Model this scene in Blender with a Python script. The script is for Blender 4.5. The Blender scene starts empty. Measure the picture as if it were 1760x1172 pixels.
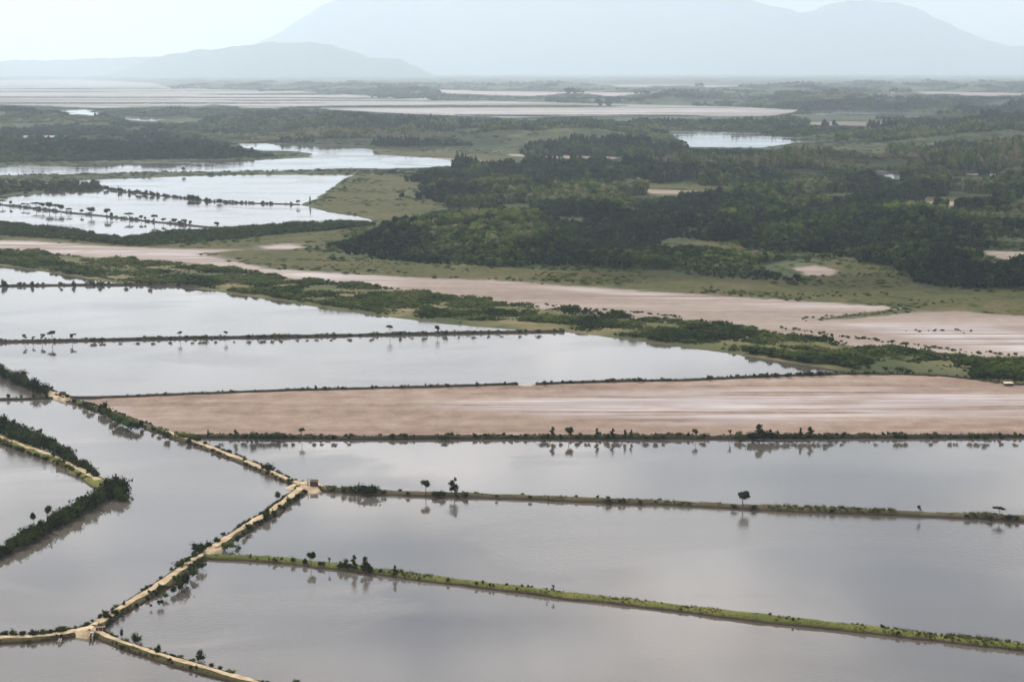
import bpy, math, random
import numpy as np
from math import radians as R

random.seed(7); rng = np.random.default_rng(7)
SC = bpy.context.scene
COL = SC.collection

# ------------------------------------------------------------------ camera
PW, PH, F, HOR, CH = 1760, 1172, 2791.0, 120.0, 150.0
PITCH = math.atan((PH/2 - HOR)/F)
cd = bpy.data.cameras.new('camera'); cam = bpy.data.objects.new('camera', cd); COL.objects.link(cam)
cam.location = (0, 0, CH); cam.rotation_euler = (math.pi/2 - PITCH, 0, 0)
cd.sensor_fit = 'HORIZONTAL'; cd.sensor_width = 36; cd.lens = 36*F/PW
cd.clip_start = 1; cd.clip_end = 200000
SC.camera = cam

# ------------------------------------------------------------------ sky and sun
SUN_EL, SUN_AZ = R(47), R(-42)      # azimuth from +Y (view direction), negative = left
sdir = (math.sin(SUN_AZ)*math.cos(SUN_EL), math.cos(SUN_AZ)*math.cos(SUN_EL), math.sin(SUN_EL))
w = bpy.data.worlds.new('World'); SC.world = w; w.use_nodes = True
nt = w.node_tree; nt.nodes.clear()
def N(nt, t, **kw):
    n = nt.nodes.new(t)
    for k, v in kw.items():
        if k.startswith('i_'):
            n.inputs[k[2:].replace('_', ' ')].default_value = v
        else: setattr(n, k, v)
    return n
def ramp(nt, fac, stops, interp='LINEAR'):
    n = nt.nodes.new('ShaderNodeValToRGB'); n.color_ramp.interpolation = interp
    e = n.color_ramp.elements
    while len(e) > 1: e.remove(e[-1])
    e[0].position = stops[0][0]; e[0].color = (*stops[0][1], 1)
    for p, c in stops[1:]:
        q = e.new(p); q.color = (*c, 1)
    nt.links.new(fac, n.inputs[0]); return n.outputs[0]
def mathn(nt, op, a, b=None, c=None, clamp=False):
    n = nt.nodes.new('ShaderNodeMath'); n.operation = op; n.use_clamp = clamp
    for i, v in enumerate((a, b, c)):
        if v is None: continue
        if isinstance(v, (int, float)): n.inputs[i].default_value = v
        else: nt.links.new(v, n.inputs[i])
    return n.outputs[0]
def mixc(nt, f, a, b):
    n = nt.nodes.new('ShaderNodeMix'); n.data_type = 'RGBA'
    for s, v in ((0, f), (6, a), (7, b)):
        if isinstance(v, (int, float)): n.inputs[s].default_value = v
        elif isinstance(v, tuple): n.inputs[s].default_value = (*v, 1)
        else: nt.links.new(v, n.inputs[s])
    return n.outputs[2]
sky = N(nt, 'ShaderNodeTexSky', sky_type='NISHITA', sun_disc=False, sun_elevation=SUN_EL, sun_rotation=SUN_AZ,
        altitude=100, air_density=1.0, dust_density=2.0, ozone_density=1.5)
tc = N(nt, 'ShaderNodeTexCoord')
sep = N(nt, 'ShaderNodeSeparateXYZ'); nt.links.new(tc.outputs['Generated'], sep.inputs[0])
zc = mathn(nt, 'MAXIMUM', sep.outputs[2], 0.0)
den = mathn(nt, 'ADD', zc, 0.10)
comb = N(nt, 'ShaderNodeCombineXYZ')
nt.links.new(mathn(nt, 'DIVIDE', sep.outputs[0], den), comb.inputs[0])
nt.links.new(mathn(nt, 'DIVIDE', sep.outputs[1], den), comb.inputs[1])
n1 = N(nt, 'ShaderNodeTexNoise', i_Scale=1.3, i_Detail=6.0, i_Roughness=0.5); nt.links.new(comb.outputs[0], n1.inputs['Vector'])
n2 = N(nt, 'ShaderNodeTexNoise', i_Scale=2.3, i_Detail=5.0, i_Roughness=0.5); nt.links.new(comb.outputs[0], n2.inputs['Vector'])
cover = ramp(nt, n1.outputs[0], [(0.40, (0, 0, 0)), (0.58, (1, 1, 1))])
# low in the sky the cloud deck and haze close up to an even white
lowhaze = ramp(nt, zc, [(0.0, (1, 1, 1)), (0.10, (.85, .85, .85)), (0.35, (0, 0, 0))])
cover2 = mathn(nt, 'MAXIMUM', cover, lowhaze)
ccol = ramp(nt, n2.outputs[0], [(0.36, (9.8, 8.9, 8.8)), (0.48, (16.6, 15.2, 14.4)), (0.58, (22.5, 20.8, 20.0))])
hcol = mixc(nt, ramp(nt, zc, [(0.03, (1, 1, 1)), (0.13, (0, 0, 0))]), ccol, (10.4, 10.1, 9.9))
skc = mixc(nt, cover2, sky.outputs[0], hcol)
bg = N(nt, 'ShaderNodeBackground', i_Strength=0.10); nt.links.new(skc, bg.inputs[0])
wo = N(nt, 'ShaderNodeOutputWorld'); nt.links.new(bg.outputs[0], wo.inputs[0])

sl = bpy.data.lights.new('sun', 'SUN'); sl.energy = 4.0; sl.angle = R(0.6); sl.color = (1, .93, .81)
sun = bpy.data.objects.new('sun', sl); COL.objects.link(sun)
from mathutils import Vector
sun.rotation_euler = Vector(sdir).to_track_quat('Z', 'Y').to_euler()
SC.view_settings.view_transform = 'Standard'; SC.view_settings.look = 'None'
SC.view_settings.exposure = 0.18; SC.view_settings.gamma = 1; SC.view_settings.use_curve_mapping = False
SC.render.engine = 'CYCLES'
SC.cycles.max_bounces = 6; SC.cycles.diffuse_bounces = 2; SC.cycles.glossy_bounces = 2
SC.cycles.transmission_bounces = 2; SC.cycles.volume_bounces = 3; SC.cycles.caustics_reflective = False

# ------------------------------------------------------------------ helpers
def at(px, py, z=0.0):
    """world point at height z seen at photo pixel px,py"""
    x, y = (px - PW/2)/F, (PH/2 - py)/F
    cp, sp = math.cos(PITCH), math.sin(PITCH)
    d = (x, cp + y*sp, -sp + y*cp)
    t = (z - CH)/d[2]
    return (d[0]*t, d[1]*t, z)
def ats(pts, z=0.0): return np.array([at(*p, z)[:2] for p in pts])

def tag(o, label=None, cat=None, group=None, kind=None):
    if label: o['label'] = label
    if cat: o['category'] = cat
    if group: o['group'] = group
    if kind: o['kind'] = kind
    return o
def mesh(name, V, Fc, mat=None, smooth=False):
    me = bpy.data.meshes.new(name)
    V = np.asarray(V, dtype=np.float32)
    if isinstance(Fc, np.ndarray):
        nf, k = Fc.shape
        me.vertices.add(len(V)); me.vertices.foreach_set('co', V.ravel())
        me.loops.add(nf*k); me.loops.foreach_set('vertex_index', Fc.astype(np.int32).ravel())
        me.polygons.add(nf); me.polygons.foreach_set('loop_start', np.arange(nf, dtype=np.int32)*k)
        me.update(calc_edges=True)
    else:
        me.from_pydata([tuple(map(float, v)) for v in V], [], Fc); me.update()
    me.shade_smooth() if smooth else me.shade_flat()
    if mat: me.materials.append(mat)
    return me
def obj(name, me, parent=None):
    o = bpy.data.objects.new(name, me); COL.objects.link(o)
    if parent: o.parent = parent
    return o

_perm = rng.random((256, 256))
def vnoise(x, y):
    xi = np.floor(x).astype(int); yi = np.floor(y).astype(int)
    fx = x - xi; fy = y - yi; fx = fx*fx*(3-2*fx); fy = fy*fy*(3-2*fy)
    g = lambda a, b: _perm[a % 256, b % 256]
    return (g(xi, yi)*(1-fx)+g(xi+1, yi)*fx)*(1-fy)+(g(xi, yi+1)*(1-fx)+g(xi+1, yi+1)*fx)*fy
def fbm(x, y, s, o=3):
    x = np.asarray(x, float)/s; y = np.asarray(y, float)/s; r = 0; a = .5; t = 0
    for i in range(o):
        r = r + a*vnoise(x*2**i+17*i+1000, y*2**i+31*i+1000); t += a; a *= .5
    return r/t
def sdf(px, py, poly):
    """signed distance, negative inside"""
    d2 = np.full(px.shape, 1e18); ins = np.zeros(px.shape, bool)
    n = len(poly)
    for i in range(n):
        ax, ay = poly[i]; bx, by = poly[(i+1) % n]
        ex, ey = bx-ax, by-ay
        L = ex*ex+ey*ey
        if L < 1e-9: continue
        t = np.clip(((px-ax)*ex+(py-ay)*ey)/L, 0, 1)
        dx = px-ax-t*ex; dy = py-ay-t*ey
        d2 = np.minimum(d2, dx*dx+dy*dy)
        c = ((ay > py) != (by > py))
        with np.errstate(divide='ignore', invalid='ignore'):
            ins ^= c & (px < (bx-ax)*(py-ay)/(by-ay if by != ay else 1e-9)+ax)
    d = np.sqrt(d2); return np.where(ins, -d, d)
def union(px, py, polys):
    r = np.full(px.shape, 1e9)
    for p in polys: r = np.minimum(r, sdf(px, py, p))
    return r
def resample(P, step, wob=0.0, ws=12.0):
    P = np.asarray(P, float); seg = np.hypot(*np.diff(P, axis=0).T); s = np.concatenate([[0], np.cumsum(seg)])
    n = max(2, int(s[-1]/step)+1); u = np.linspace(0, s[-1], n)
    # Catmull-Rom-like smoothing through the points, by blurring the linear polyline
    X = np.interp(u, s, P[:, 0]); Y = np.interp(u, s, P[:, 1])
    k = max(1, int(6/step))
    ker = np.ones(2*k+1)/(2*k+1)
    if n > 4*k:
        Xp = np.pad(X, k, mode='reflect', reflect_type='odd'); Yp = np.pad(Y, k, mode='reflect', reflect_type='odd')
        X = np.convolve(Xp, ker, 'valid'); Y = np.convolve(Yp, ker, 'valid')
    out = np.stack([X, Y], 1)
    T = np.gradient(out, axis=0); T /= np.linalg.norm(T, axis=1)[:, None]+1e-9
    Nn = np.stack([-T[:, 1], T[:, 0]], 1)
    if wob: out = out + Nn*((fbm(u, u*0+5, ws, 3)-.5)*2*wob)[:, None]
    return out, Nn, u

# ------------------------------------------------------------------ materials
def mat(name):
    m = bpy.data.materials.new(name); m.use_nodes = True
    nt = m.node_tree; nt.nodes.clear()
    out = N(nt, 'ShaderNodeOutputMaterial'); return m, nt, out
def princ(nt, out, **kw):
    p = N(nt, 'ShaderNodeBsdfPrincipled'); p.inputs['Specular IOR Level'].default_value = .5 if 'IOR' in kw else .12; nt.links.new(p.outputs[0], out.inputs[0])
    for k, v in kw.items():
        k = k.replace('_', ' ')
        if isinstance(v, (int, float)): p.inputs[k].default_value = v
        elif isinstance(v, tuple): p.inputs[k].default_value = (*v, 1) if len(v) == 3 else v
        else: nt.links.new(v, p.inputs[k])
    return p
def wpos(nt, sx=1, sy=1, sz=1, rot=0):
    g = N(nt, 'ShaderNodeNewGeometry'); m = N(nt, 'ShaderNodeMapping')
    m.inputs['Scale'].default_value = (sx, sy, sz); m.inputs['Rotation'].default_value = (0, 0, rot)
    nt.links.new(g.outputs['Position'], m.inputs[0]); return m.outputs[0]
def noise(nt, vec, scale, detail=4, rough=.55, dist=0):
    n = N(nt, 'ShaderNodeTexNoise', i_Scale=scale, i_Detail=detail, i_Roughness=rough, i_Distortion=dist)
    nt.links.new(vec, n.inputs['Vector']); return n.outputs[0]

def leaf_material(name, dark, mid, light, dry=None, transl=.25):
    m, nt, out = mat(name)
    oi = N(nt, 'ShaderNodeObjectInfo')
    at_ = N(nt, 'ShaderNodeAttribute', attribute_name='leafvar')
    ti = N(nt, 'ShaderNodeAttribute', attribute_name='tint', attribute_type='INSTANCER')
    v = mathn(nt, 'ADD', mathn(nt, 'MULTIPLY', oi.outputs['Random'], .45), mathn(nt, 'MULTIPLY', at_.outputs['Fac'], .45))
    v = mathn(nt, 'ADD', v, mathn(nt, 'MULTIPLY', ti.outputs['Fac'], .6))
    c = ramp(nt, v, [(0.1, dark), (0.5, mid), (0.9, light), (1.0, dry or light)])
    d = N(nt, 'ShaderNodeBsdfDiffuse'); t = N(nt, 'ShaderNodeBsdfTranslucent')
    nt.links.new(c, d.inputs[0]); nt.links.new(c, t.inputs[0])
    mx = N(nt, 'ShaderNodeMixShader'); mx.inputs[0].default_value = transl
    nt.links.new(d.outputs[0], mx.inputs[1]); nt.links.new(t.outputs[0], mx.inputs[2])
    nt.links.new(mx.outputs[0], out.inputs[0]); return m
M_FOREST = leaf_material('mangrove_forest_leaves', (.006, .015, .010), (.030, .054, .015), (.095, .130, .028), (.17, .15, .10))
M_SCRUB = leaf_material('scrub_leaves', (.014, .024, .009), (.040, .062, .017), (.080, .105, .025), (.11, .10, .045))
M_BUSH = leaf_material('dike_bush_leaves', (.008, .013, .006), (.028, .042, .012), (.066, .088, .022), (.075, .06, .028), .2)
M_GREEN = leaf_material('green_bush_leaves', (.04, .06, .015), (.07, .11, .025), (.11, .16, .035), None, .3)
M_TUFT = leaf_material('grass_blades', (.035, .036, .013), (.08, .082, .026), (.15, .16, .04), (.20, .175, .09), .3)
m, nt, out = mat('bark'); M_BARK = m
princ(nt, out, Base_Color=ramp(nt, noise(nt, wpos(nt, 3, 3, .8), 1.5), [(.3, (.05, .042, .035)), (.7, (.12, .10, .085))]), Roughness=.9)

def water_material():
    m, nt, out = mat('turbid_pond_water')
    big = noise(nt, wpos(nt, .35, 1, 1, .15), .011, 5, .55, .6)
    streak = noise(nt, wpos(nt, .15, 1, 1, .10), .03, 5, .6)
    oi = N(nt, 'ShaderNodeObjectInfo')
    c = mixc(nt, ramp(nt, big, [(.35, (0, 0, 0)), (.65, (1, 1, 1))]), (.052, .044, .038), (.10, .09, .078))
    c = mixc(nt, mathn(nt, 'MULTIPLY', ramp(nt, streak, [(.45, (0, 0, 0)), (.7, (1, 1, 1))]), .35), c, (.12, .108, .098))
    c = mixc(nt, oi.outputs['Random'], c, mixc(nt, .5, c, (.045, .045, .036)))
    rr = mathn(nt, 'MULTIPLY_ADD', ramp(nt, streak, [(.35, (0, 0, 0)), (.65, (1, 1, 1))]), .05, .02)
    wind = ramp(nt, noise(nt, wpos(nt, .45, 1, 1, .5), .013, 5, .55, .8), [(.50, (0, 0, 0)), (.60, (1, 1, 1))])
    rr = mathn(nt, 'MULTIPLY_ADD', wind, .10, rr)
    b = N(nt, 'ShaderNodeBump', i_Strength=.05, i_Distance=.3); nt.links.new(mathn(nt, 'MULTIPLY_ADD', wind, .22, .03), b.inputs['Strength'])
    nt.links.new(noise(nt, wpos(nt, 1, 1.6, 1, .3), .5, 3, .6), b.inputs['Height'])
    p = princ(nt, out, Base_Color=c, Roughness=rr, IOR=1.8)
    nt.links.new(b.outputs[0], p.inputs['Normal'])
    return m
M_WATER = water_material()

def sandy(name, a, b, scale=.8):
    m, nt, out = mat(name)
    n = noise(nt, wpos(nt), scale, 5, .6)
    bp = N(nt, 'ShaderNodeBump', i_Strength=.5, i_Distance=.1); nt.links.new(n, bp.inputs['Height'])
    p = princ(nt, out, Base_Color=ramp(nt, n, [(.3, a), (.7, b)]), Roughness=.95)
    nt.links.new(bp.outputs[0], p.inputs['Normal']); return m
M_ROAD = sandy('pale_dirt_track', (.21, .155, .095), (.47, .38, .26), .35)
M_CONC = sandy('weathered_concrete', (.26, .22, .19), (.38, .33, .29), 1.5)
M_BRICK = sandy('dark_red_brick', (.055, .026, .022), (.10, .055, .042), 2)
M_TIMBER = sandy('dark_timber', (.05, .035, .028), (.09, .065, .05), 3)
M_SAND = sandy('pale_sand_heap', (.4, .34, .26), (.58, .5, .42), .5)
M_WHITE = sandy('white_feathers', (.75, .75, .75), (.82, .82, .8), 3)

def dike_material(name, ga, gb, gc, mud=(.060, .042, .036)):
    m, nt, out = mat(name)
    g = N(nt, 'ShaderNodeNewGeometry'); s = N(nt, 'ShaderNodeSeparateXYZ'); nt.links.new(g.outputs['Position'], s.inputs[0])
    n = noise(nt, wpos(nt), .22, 5, .65); n2 = noise(nt, wpos(nt), .03, 3, .6); n3 = noise(nt, wpos(nt), 1.3, 3, .6)
    h = mathn(nt, 'ADD', s.outputs[2], mathn(nt, 'MULTIPLY', mathn(nt, 'SUBTRACT', n, .5), 1.1))
    f = ramp(nt, h, [(.35, (0, 0, 0)), (.72, (1, 1, 1))])
    c = mixc(nt, ramp(nt, n2, [(.35, (0, 0, 0)), (.65, (1, 1, 1))]), ga, gb)
    c = mixc(nt, ramp(nt, n3, [(.45, (0, 0, 0)), (.75, (1, 1, 1))]), c, gc)
    c = mixc(nt, f, mud, c)
    bp = N(nt, 'ShaderNodeBump', i_Strength=.7, i_Distance=.25); nt.links.new(n3, bp.inputs['Height'])
    p = princ(nt, out, Base_Color=c, Roughness=.95); nt.links.new(bp.outputs[0], p.inputs['Normal']); return m
MD_GREEN = dike_material('green_grassy_bank', (.075, .095, .020), (.125, .130, .032), (.045, .040, .020))
MD_OLIVE = dike_material('olive_bank', (.055, .054, .028), (.095, .082, .042), (.040, .034, .022))
MD_DARK = dike_material('dark_scrubby_bank', (.026, .028, .016), (.045, .043, .024), (.020, .018, .012), (.032, .022, .022))
MD_TRACK = dike_material('track_bank', (.042, .044, .014), (.075, .064, .026), (.028, .024, .014), (.040, .026, .022))

# ------------------------------------------------------------------ plan of the place (pixel outlines laid on the ground plane)
L = dict(
 road=[(160,1080),(212,1047),(275,1009),(310,983),(350,955),(404,919),(460,887),(496,860),(526,837)],
 up=[(526,838),(511,834),(470,816),(419,794),(363,772),(309,754),(266,738),(240,728),(179,708),(128,692),(102,681),(84,674),(62,668),(26,652),(0,638),(-70,608)],
 spur=[(104,684),(60,686),(0,687),(-80,690)],
 m1a=[(104,684),(180,684),(300,679),(450,673),(600,669),(760,665),(890,661)],
 m1b=[(921,661),(1060,656),(1160,655),(1317,648),(1467,643),(1586,645),(1654,650),(1723,660),(1840,668)],
 m2=[(300,752),(340,751),(400,752),(600,754),(900,753),(1300,753),(1760,751),(1860,751)],
 r=[(526,838),(560,843),(610,846),(700,850),(800,853),(900,856),(1000,861),(1160,867),(1280,873),(1400,878),(1600,886),(1760,893),(1860,898)],
 g=[(352,957),(385,960),(430,961),(500,966),(600,978),(700,991),(900,1016),(950,1023),(1100,1039),(1300,1063),(1500,1085),(1760,1115),(1860,1126)],
 lb=[(160,1082),(130,1090),(95,1096),(40,1100),(0,1101),(-80,1103)],
 br=[(160,1084),(185,1100),(237,1118),(300,1138),(360,1155),(425,1174),(520,1202),(640,1240)],
 v1=[(-90,725),(0,755),(30,766),(102,791),(143,814),(175,834),(198,842)],
 v2=[(202,840),(165,862),(120,888),(60,922),(0,955),(-90,1000)],
 u1=[(-80,590),(0,588),(120,586),(300,582),(500,579),(700,575),(850,572),(970,570)],
 u2=[(-80,493),(0,492),(150,490),(300,490),(345,495)],
 k1=[(-60,344),(0,352),(61,359),(116,366),(170,371),(239,379),(307,386),(378,393)],
 k2=[(-60,345),(0,335),(100,322),(160,322),(222,331),(307,340),(378,348),(440,350),(515,352)],
 k3=[(-60,303),(0,303),(136,301),(273,297),(375,297),(500,295),(602,295),(650,297)],
)
BANK_LOW = [(-80,448),(0,457),(70,466),(150,479),(215,488),(330,495),(450,512),(600,536),(700,549),(780,558),(850,564),(970,570),
            (1100,586),(1250,607),(1350,622),(1440,636),(1480,642)]
BANK_UP = [(1860,630),(1760,622),(1650,612),(1500,595),(1300,566),(1100,545),(900,524),(700,500),(500,476),(330,456),(200,446),(0,428),(-80,420)]
def rev(k): return L[k][::-1]
POND = dict(
 bottom=rev('g')[:-1]+[(330,968),(275,1010),(212,1048)]+L['br']+[(900,1330),(1900,1330)],
 second=L['r']+rev('g')+[(352,957),(404,919),(460,887),(496,860)],
 third=L['m2']+rev('r')+[(470,816),(419,794),(363,772)],
 roadpond=[(160,1080),(212,1047),(275,1009),(310,983),(350,955),(404,919),(460,887),(496,860),(526,837)]+L['up'][1:11]+[(60,686),(0,687),(-80,690),(-90,725)]+L['v1'][1:]+L['v2'][1:]+[(-90,1103)]+rev('lb')[1:],
 vpond=L['v1']+L['v2'][1:],
 corner=[(-90,1103)]+rev('lb')[1:]+L['br'][1:]+[(640,1330),(-150,1330)],
 leftsliver=[(-70,608),(0,638),(26,652),(62,668),(84,674),(102,681),(60,686),(0,687),(-80,690)],
 fourth=L['u1']+[(1100,586),(1250,607),(1350,622),(1440,636),(1467,643),(1317,648),(1160,655),(1060,656),(921,661),(890,661),(760,665),(600,669),(450,673),(300,679),(180,684),(128,692),(102,681),(84,674),(62,668),(26,652),(0,638),(-70,608)],
 fifth=[(-80,493),(0,492),(150,490),(300,490),(345,497),(450,512),(600,536),(700,549),(780,558),(850,564),(970,570)]+rev('u1')[1:],
 sixth=[(-80,448),(0,457),(70,466),(150,479),(215,488),(300,490),(150,490),(0,492),(-80,493)],
)
LAKE = dict(
 l1=L['k1']+[(358,398),(290,401),(239,407),(211,411),(136,403),(61,395),(0,389),(-60,385)],
 l2=[(-60,345),(0,342),(60,334),(100,324),(160,323)]+L['k2'][4:]+[(568,366),(620,373),(640,379),(636,384),(551,390),(500,389),(477,391),(409,394),(378,393),(307,386),(239,379),(170,371),(116,366),(61,359),(0,352)],
 l3=[(102,313),(170,309),(341,303),(409,301),(609,301),(590,309),(562,328),(544,342),(515,352),(440,350),(378,348),(307,340),(222,331),(160,322)],
 l4=[(-60,284),(0,284),(164,285),(205,282),(307,277),(477,274),(535,271),(537,264),(505,260),(443,259),(412,252),(402,244),(440,246),(511,250),(636,256),(646,266),(739,272),(824,284),(739,288),(664,290),(602,289),(500,294),(375,296),(273,296),(136,300),(0,302),(-60,302)],
 l5=[(1134,226),(1190,223),(1290,226),(1330,234),(1500,242),(1480,246),(1370,246),(1310,254),(1190,253),(1165,240)],
 l6=[(1490,291),(1530,293),(1565,306),(1545,309),(1510,301)],
 l7=[(1390,192),(1500,190),(1625,194),(1600,198),(1400,197)],
 l8=[(100,190),(150,188),(175,196),(150,202),(115,199)],
 l9=[(205,200),(260,203),(345,203),(335,208),(250,209),(215,206)],
)
MUD = dict(
 brown=[(104,684),(180,684),(300,679),(450,673),(600,669),(760,665),(890,661),(921,661),(1060,656),(1160,655),(1317,648),(1467,643),(1586,645),(1654,650),(1723,660),(1860,668),(1860,751),(1760,751),(1300,753),(900,753),(600,754),(400,752),(300,752),(240,728),(179,708),(128,692)],
 strip=[(440,461),(600,472),(700,477),(850,483),(1000,494),(1150,504),(1350,517),(1550,529),(1540,532),(1470,540),(1390,551),(1480,548),(1570,537),(1640,535),(1760,544),(1860,552),(1860,640),(1760,630),(1650,618),(1500,600),(1300,573),(1100,552),(900,530),(700,506),(500,480),(420,468)],
 sal1=[(-60,412),(60,416),(200,425),(330,430),(400,431),(340,437),(440,458),(470,468),(400,462),(330,452),(200,445),(60,435),(-60,424)],
 salt2=[(450,424),(490,420),(525,425),(500,429),(460,429)],
 flats=[(-60,140),(120,137),(260,143),(300,152),(520,158),(640,166),(900,176),(1260,184),(1380,190),(1330,199),(1180,202),(1000,199),(880,203),(700,196),(560,188),(350,184),(300,182),(180,186),(-60,178)],
 far1=[(740,150),(900,158),(1130,162),(1120,168),(900,168),(760,160)],
 tan1=[(870,262),(940,266),(1060,271),(1060,277),(950,274),(880,268)],
 tan2=[(1105,322),(1180,326),(1330,334),(1340,340),(1230,337),(1120,334)],
 tan3=[(1590,344),(1660,346),(1745,350),(1740,358),(1650,357),(1600,352)],
 pink=[(1365,462),(1400,456),(1440,466),(1430,475),(1385,474)],
 p1=[(660,214),(760,216),(850,222),(840,227),(730,224)],
 p2=[(20,232),(140,233),(280,234),(270,238),(120,239),(30,238)],
 p3=[(640,268),(720,268),(800,274),(850,280),(800,280),(700,274)],
 p4=[(1420,268),(1480,266),(1560,274),(1640,272),(1760,276),(1760,280),(1600,280),(1440,275)],
 p5=[(1650,297),(1720,298),(1790,302),(1770,307),(1680,305)],
 p6=[(850,155),(980,158),(1140,160),(1100,164),(900,163)],
 p7=[(1470,171),(1560,172),(1700,173),(1690,177),(1500,175)],
 p9=[(980,147),(1150,146),(1330,149),(1200,151),(1040,150)],
 p10=[(1480,160),(1600,158),(1760,161),(1860,163),(1700,165),(1560,163)],
 p11=[(1300,212),(1450,209),(1640,214),(1500,217)],
 p8=[(1690,432),(1760,434),(1860,440),(1860,462),(1770,458),(1700,440)],
)
GRASS = dict(
 belt=[(-60,400),(120,412),(240,424),(330,418),(420,412),(480,404),(560,398),(650,386),(640,375),(560,362),(540,348),(570,325),(610,302),(680,300),(740,316),(700,340),(770,352),(730,372),(690,384),(600,405),(552,425),(580,440),(700,454),(850,459),(1000,466),(1130,470),(1260,478),(1380,484),(1390,450),(1460,450),(1560,462),(1570,494),(1660,500),(1860,503),(1860,552),(1640,537),(1570,537),(1390,551),(1550,530),(1350,518),(1150,505),(850,483),(600,472),(440,462),(300,440),(-60,420)],
 mid1=[(640,258),(760,262),(880,268),(900,280),(830,284),(740,272),(650,268)],
 mid2=[(1060,315),(1180,318),(1360,330),(1380,345),(1200,344),(1080,330)],
 mid3=[(960,382),(900,378),(800,384),(880,392),(1010,390)],
 mid4=[(1180,414),(1300,420),(1330,432),(1230,436),(1140,426)],
 mid5=[(1560,338),(1780,342),(1780,362),(1600,362)],
)
def W(d): return {k: ats(v) for k, v in d.items()}
for q in ('tan1', 'tan2', 'tan3', 'p1', 'p2', 'p3', 'p4', 'p5', 'p6', 'p7', 'far1'):
    my = sum(b for a, b in MUD[q])/len(MUD[q]); MUD[q] = [(a, my+(b-my)*.6) for a, b in MUD[q]]
wp, wl, wm, wg = W(POND), W(LAKE), W(MUD), W(GRASS)
w_bank = ats(BANK_LOW + [(1560,645),(1654,650),(1723,660),(1860,670)] + BANK_UP)
w_belt2 = ats([(-60,385),(0,389),(61,395),(136,403),(211,411),(239,407),(290,401),(358,398),(409,394),(477,391),(551,390),(636,384),(650,388),(560,398),(480,404),(420,412),(330,419),(240,425),(120,414),(-60,402)])

w_open = ats([(-60,281),(300,275),(470,271),(400,246),(520,246),(650,254),(840,268),(835,284),(740,289),(655,300),(690,330),(650,400),(400,402),(240,412),(-60,392)])
# ------------------------------------------------------------------ ground sheet
OPEN = [wl[q] for q in ('l4', 'l5', 'l6', 'l7', 'l8', 'l9')]+[wm[q] for q in ('flats', 'far1', 'tan1', 'tan2', 'tan3', 'p1', 'p2', 'p4', 'p5', 'p6', 'p7', 'p9', 'p10', 'p11')]
def low_margin(X, Y, H, hz):
    'keep the growth on the near margin of open water and pans low'
    for q in (.35, .7, 1.0):
        f = CH/(CH-np.minimum(H*q+hz, 60)); H = np.where(union(X*f, Y*f, OPEN) < 0, np.minimum(H, 2.2), H)
    return H
def edges_fields(X, Y):
    sw = union(X, Y, list(wp.values())+list(wl.values()))
    sm = union(X, Y, list(wm.values()))
    sg = union(X, Y, list(wg.values()))
    sb = sdf(X, Y, w_bank)
    return sw, sm, sg, sb
def hill(X, Y, sw, sm, sg, sb):
    openp = np.minimum(np.minimum(sw, sm), np.minimum(sg, sb))
    D = np.maximum(Y, 1)
    amp = np.interp(D, [1150, 1500, 3500, 9000], [1, 11, 25, 34])
    k = np.clip(openp/np.interp(D, [1200, 5000], [60, 320]), 0, 1); k = k*k*(3-2*k)
    f = CH/(CH-16.); s2 = union(X*f, Y*f, OPEN); k = k*np.clip(s2/np.interp(D, [1200, 5000], [20, 130]), 0, 1)
    n = np.clip((fbm(X*.7, Y, 240, 3)-.42)*3.4, 0, 1.3)
    kk = np.clip(sdf(X, Y, w_open)/420, 0, 1); k = k*kk*kk*(3-2*kk)
    return amp*n*k
ys = np.concatenate([np.geomspace(210, 51500, 930)])
tt = np.concatenate([np.linspace(-1.6, -.42, 16)[:-1], np.linspace(-.42, .42, 261), np.linspace(.42, 1.6, 16)[1:]])
YY, TT = np.meshgrid(ys, tt, indexing='ij'); XX = YY*TT
# ground under and beside the camera too
sw, sm, sg, sb = edges_fields(XX, YY)
jit = (fbm(XX, YY, 9, 3)-.5)*2
swj = sw + jit*np.clip(YY*.0022, .8, 8)
zland = np.where(sm < 0, .12, .45) + .25*(fbm(XX, YY, 14, 3)-.5)*(sm > 0) + .5*np.clip(sb*-.05, 0, 1)
ZZ = np.clip(swj*.12, -1.6, 1)
ZZ = np.where(ZZ > 0, np.minimum(ZZ, 1)*np.clip(zland, .05, 2), ZZ)
ZZ = np.where(swj > 0, np.minimum(zland, swj*.12), ZZ)
ZZ = ZZ + hill(XX, YY, sw, sm, sg, sb)
nr, nc = XX.shape
idx = np.arange(nr*nc).reshape(nr, nc)
Fq = np.stack([idx[:-1, :-1], idx[:-1, 1:], idx[1:, 1:], idx[1:, :-1]], -1).reshape(-1, 4)
Vg = np.stack([XX.ravel(), YY.ravel(), ZZ.ravel()], 1)
# skirt behind the camera
b0 = len(Vg)
Vg = np.vstack([Vg, [[-400, -3000, -.6], [400, -3000, -.6], [-40000, -3000, -.6], [40000, -3000, -.6]]])

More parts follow.
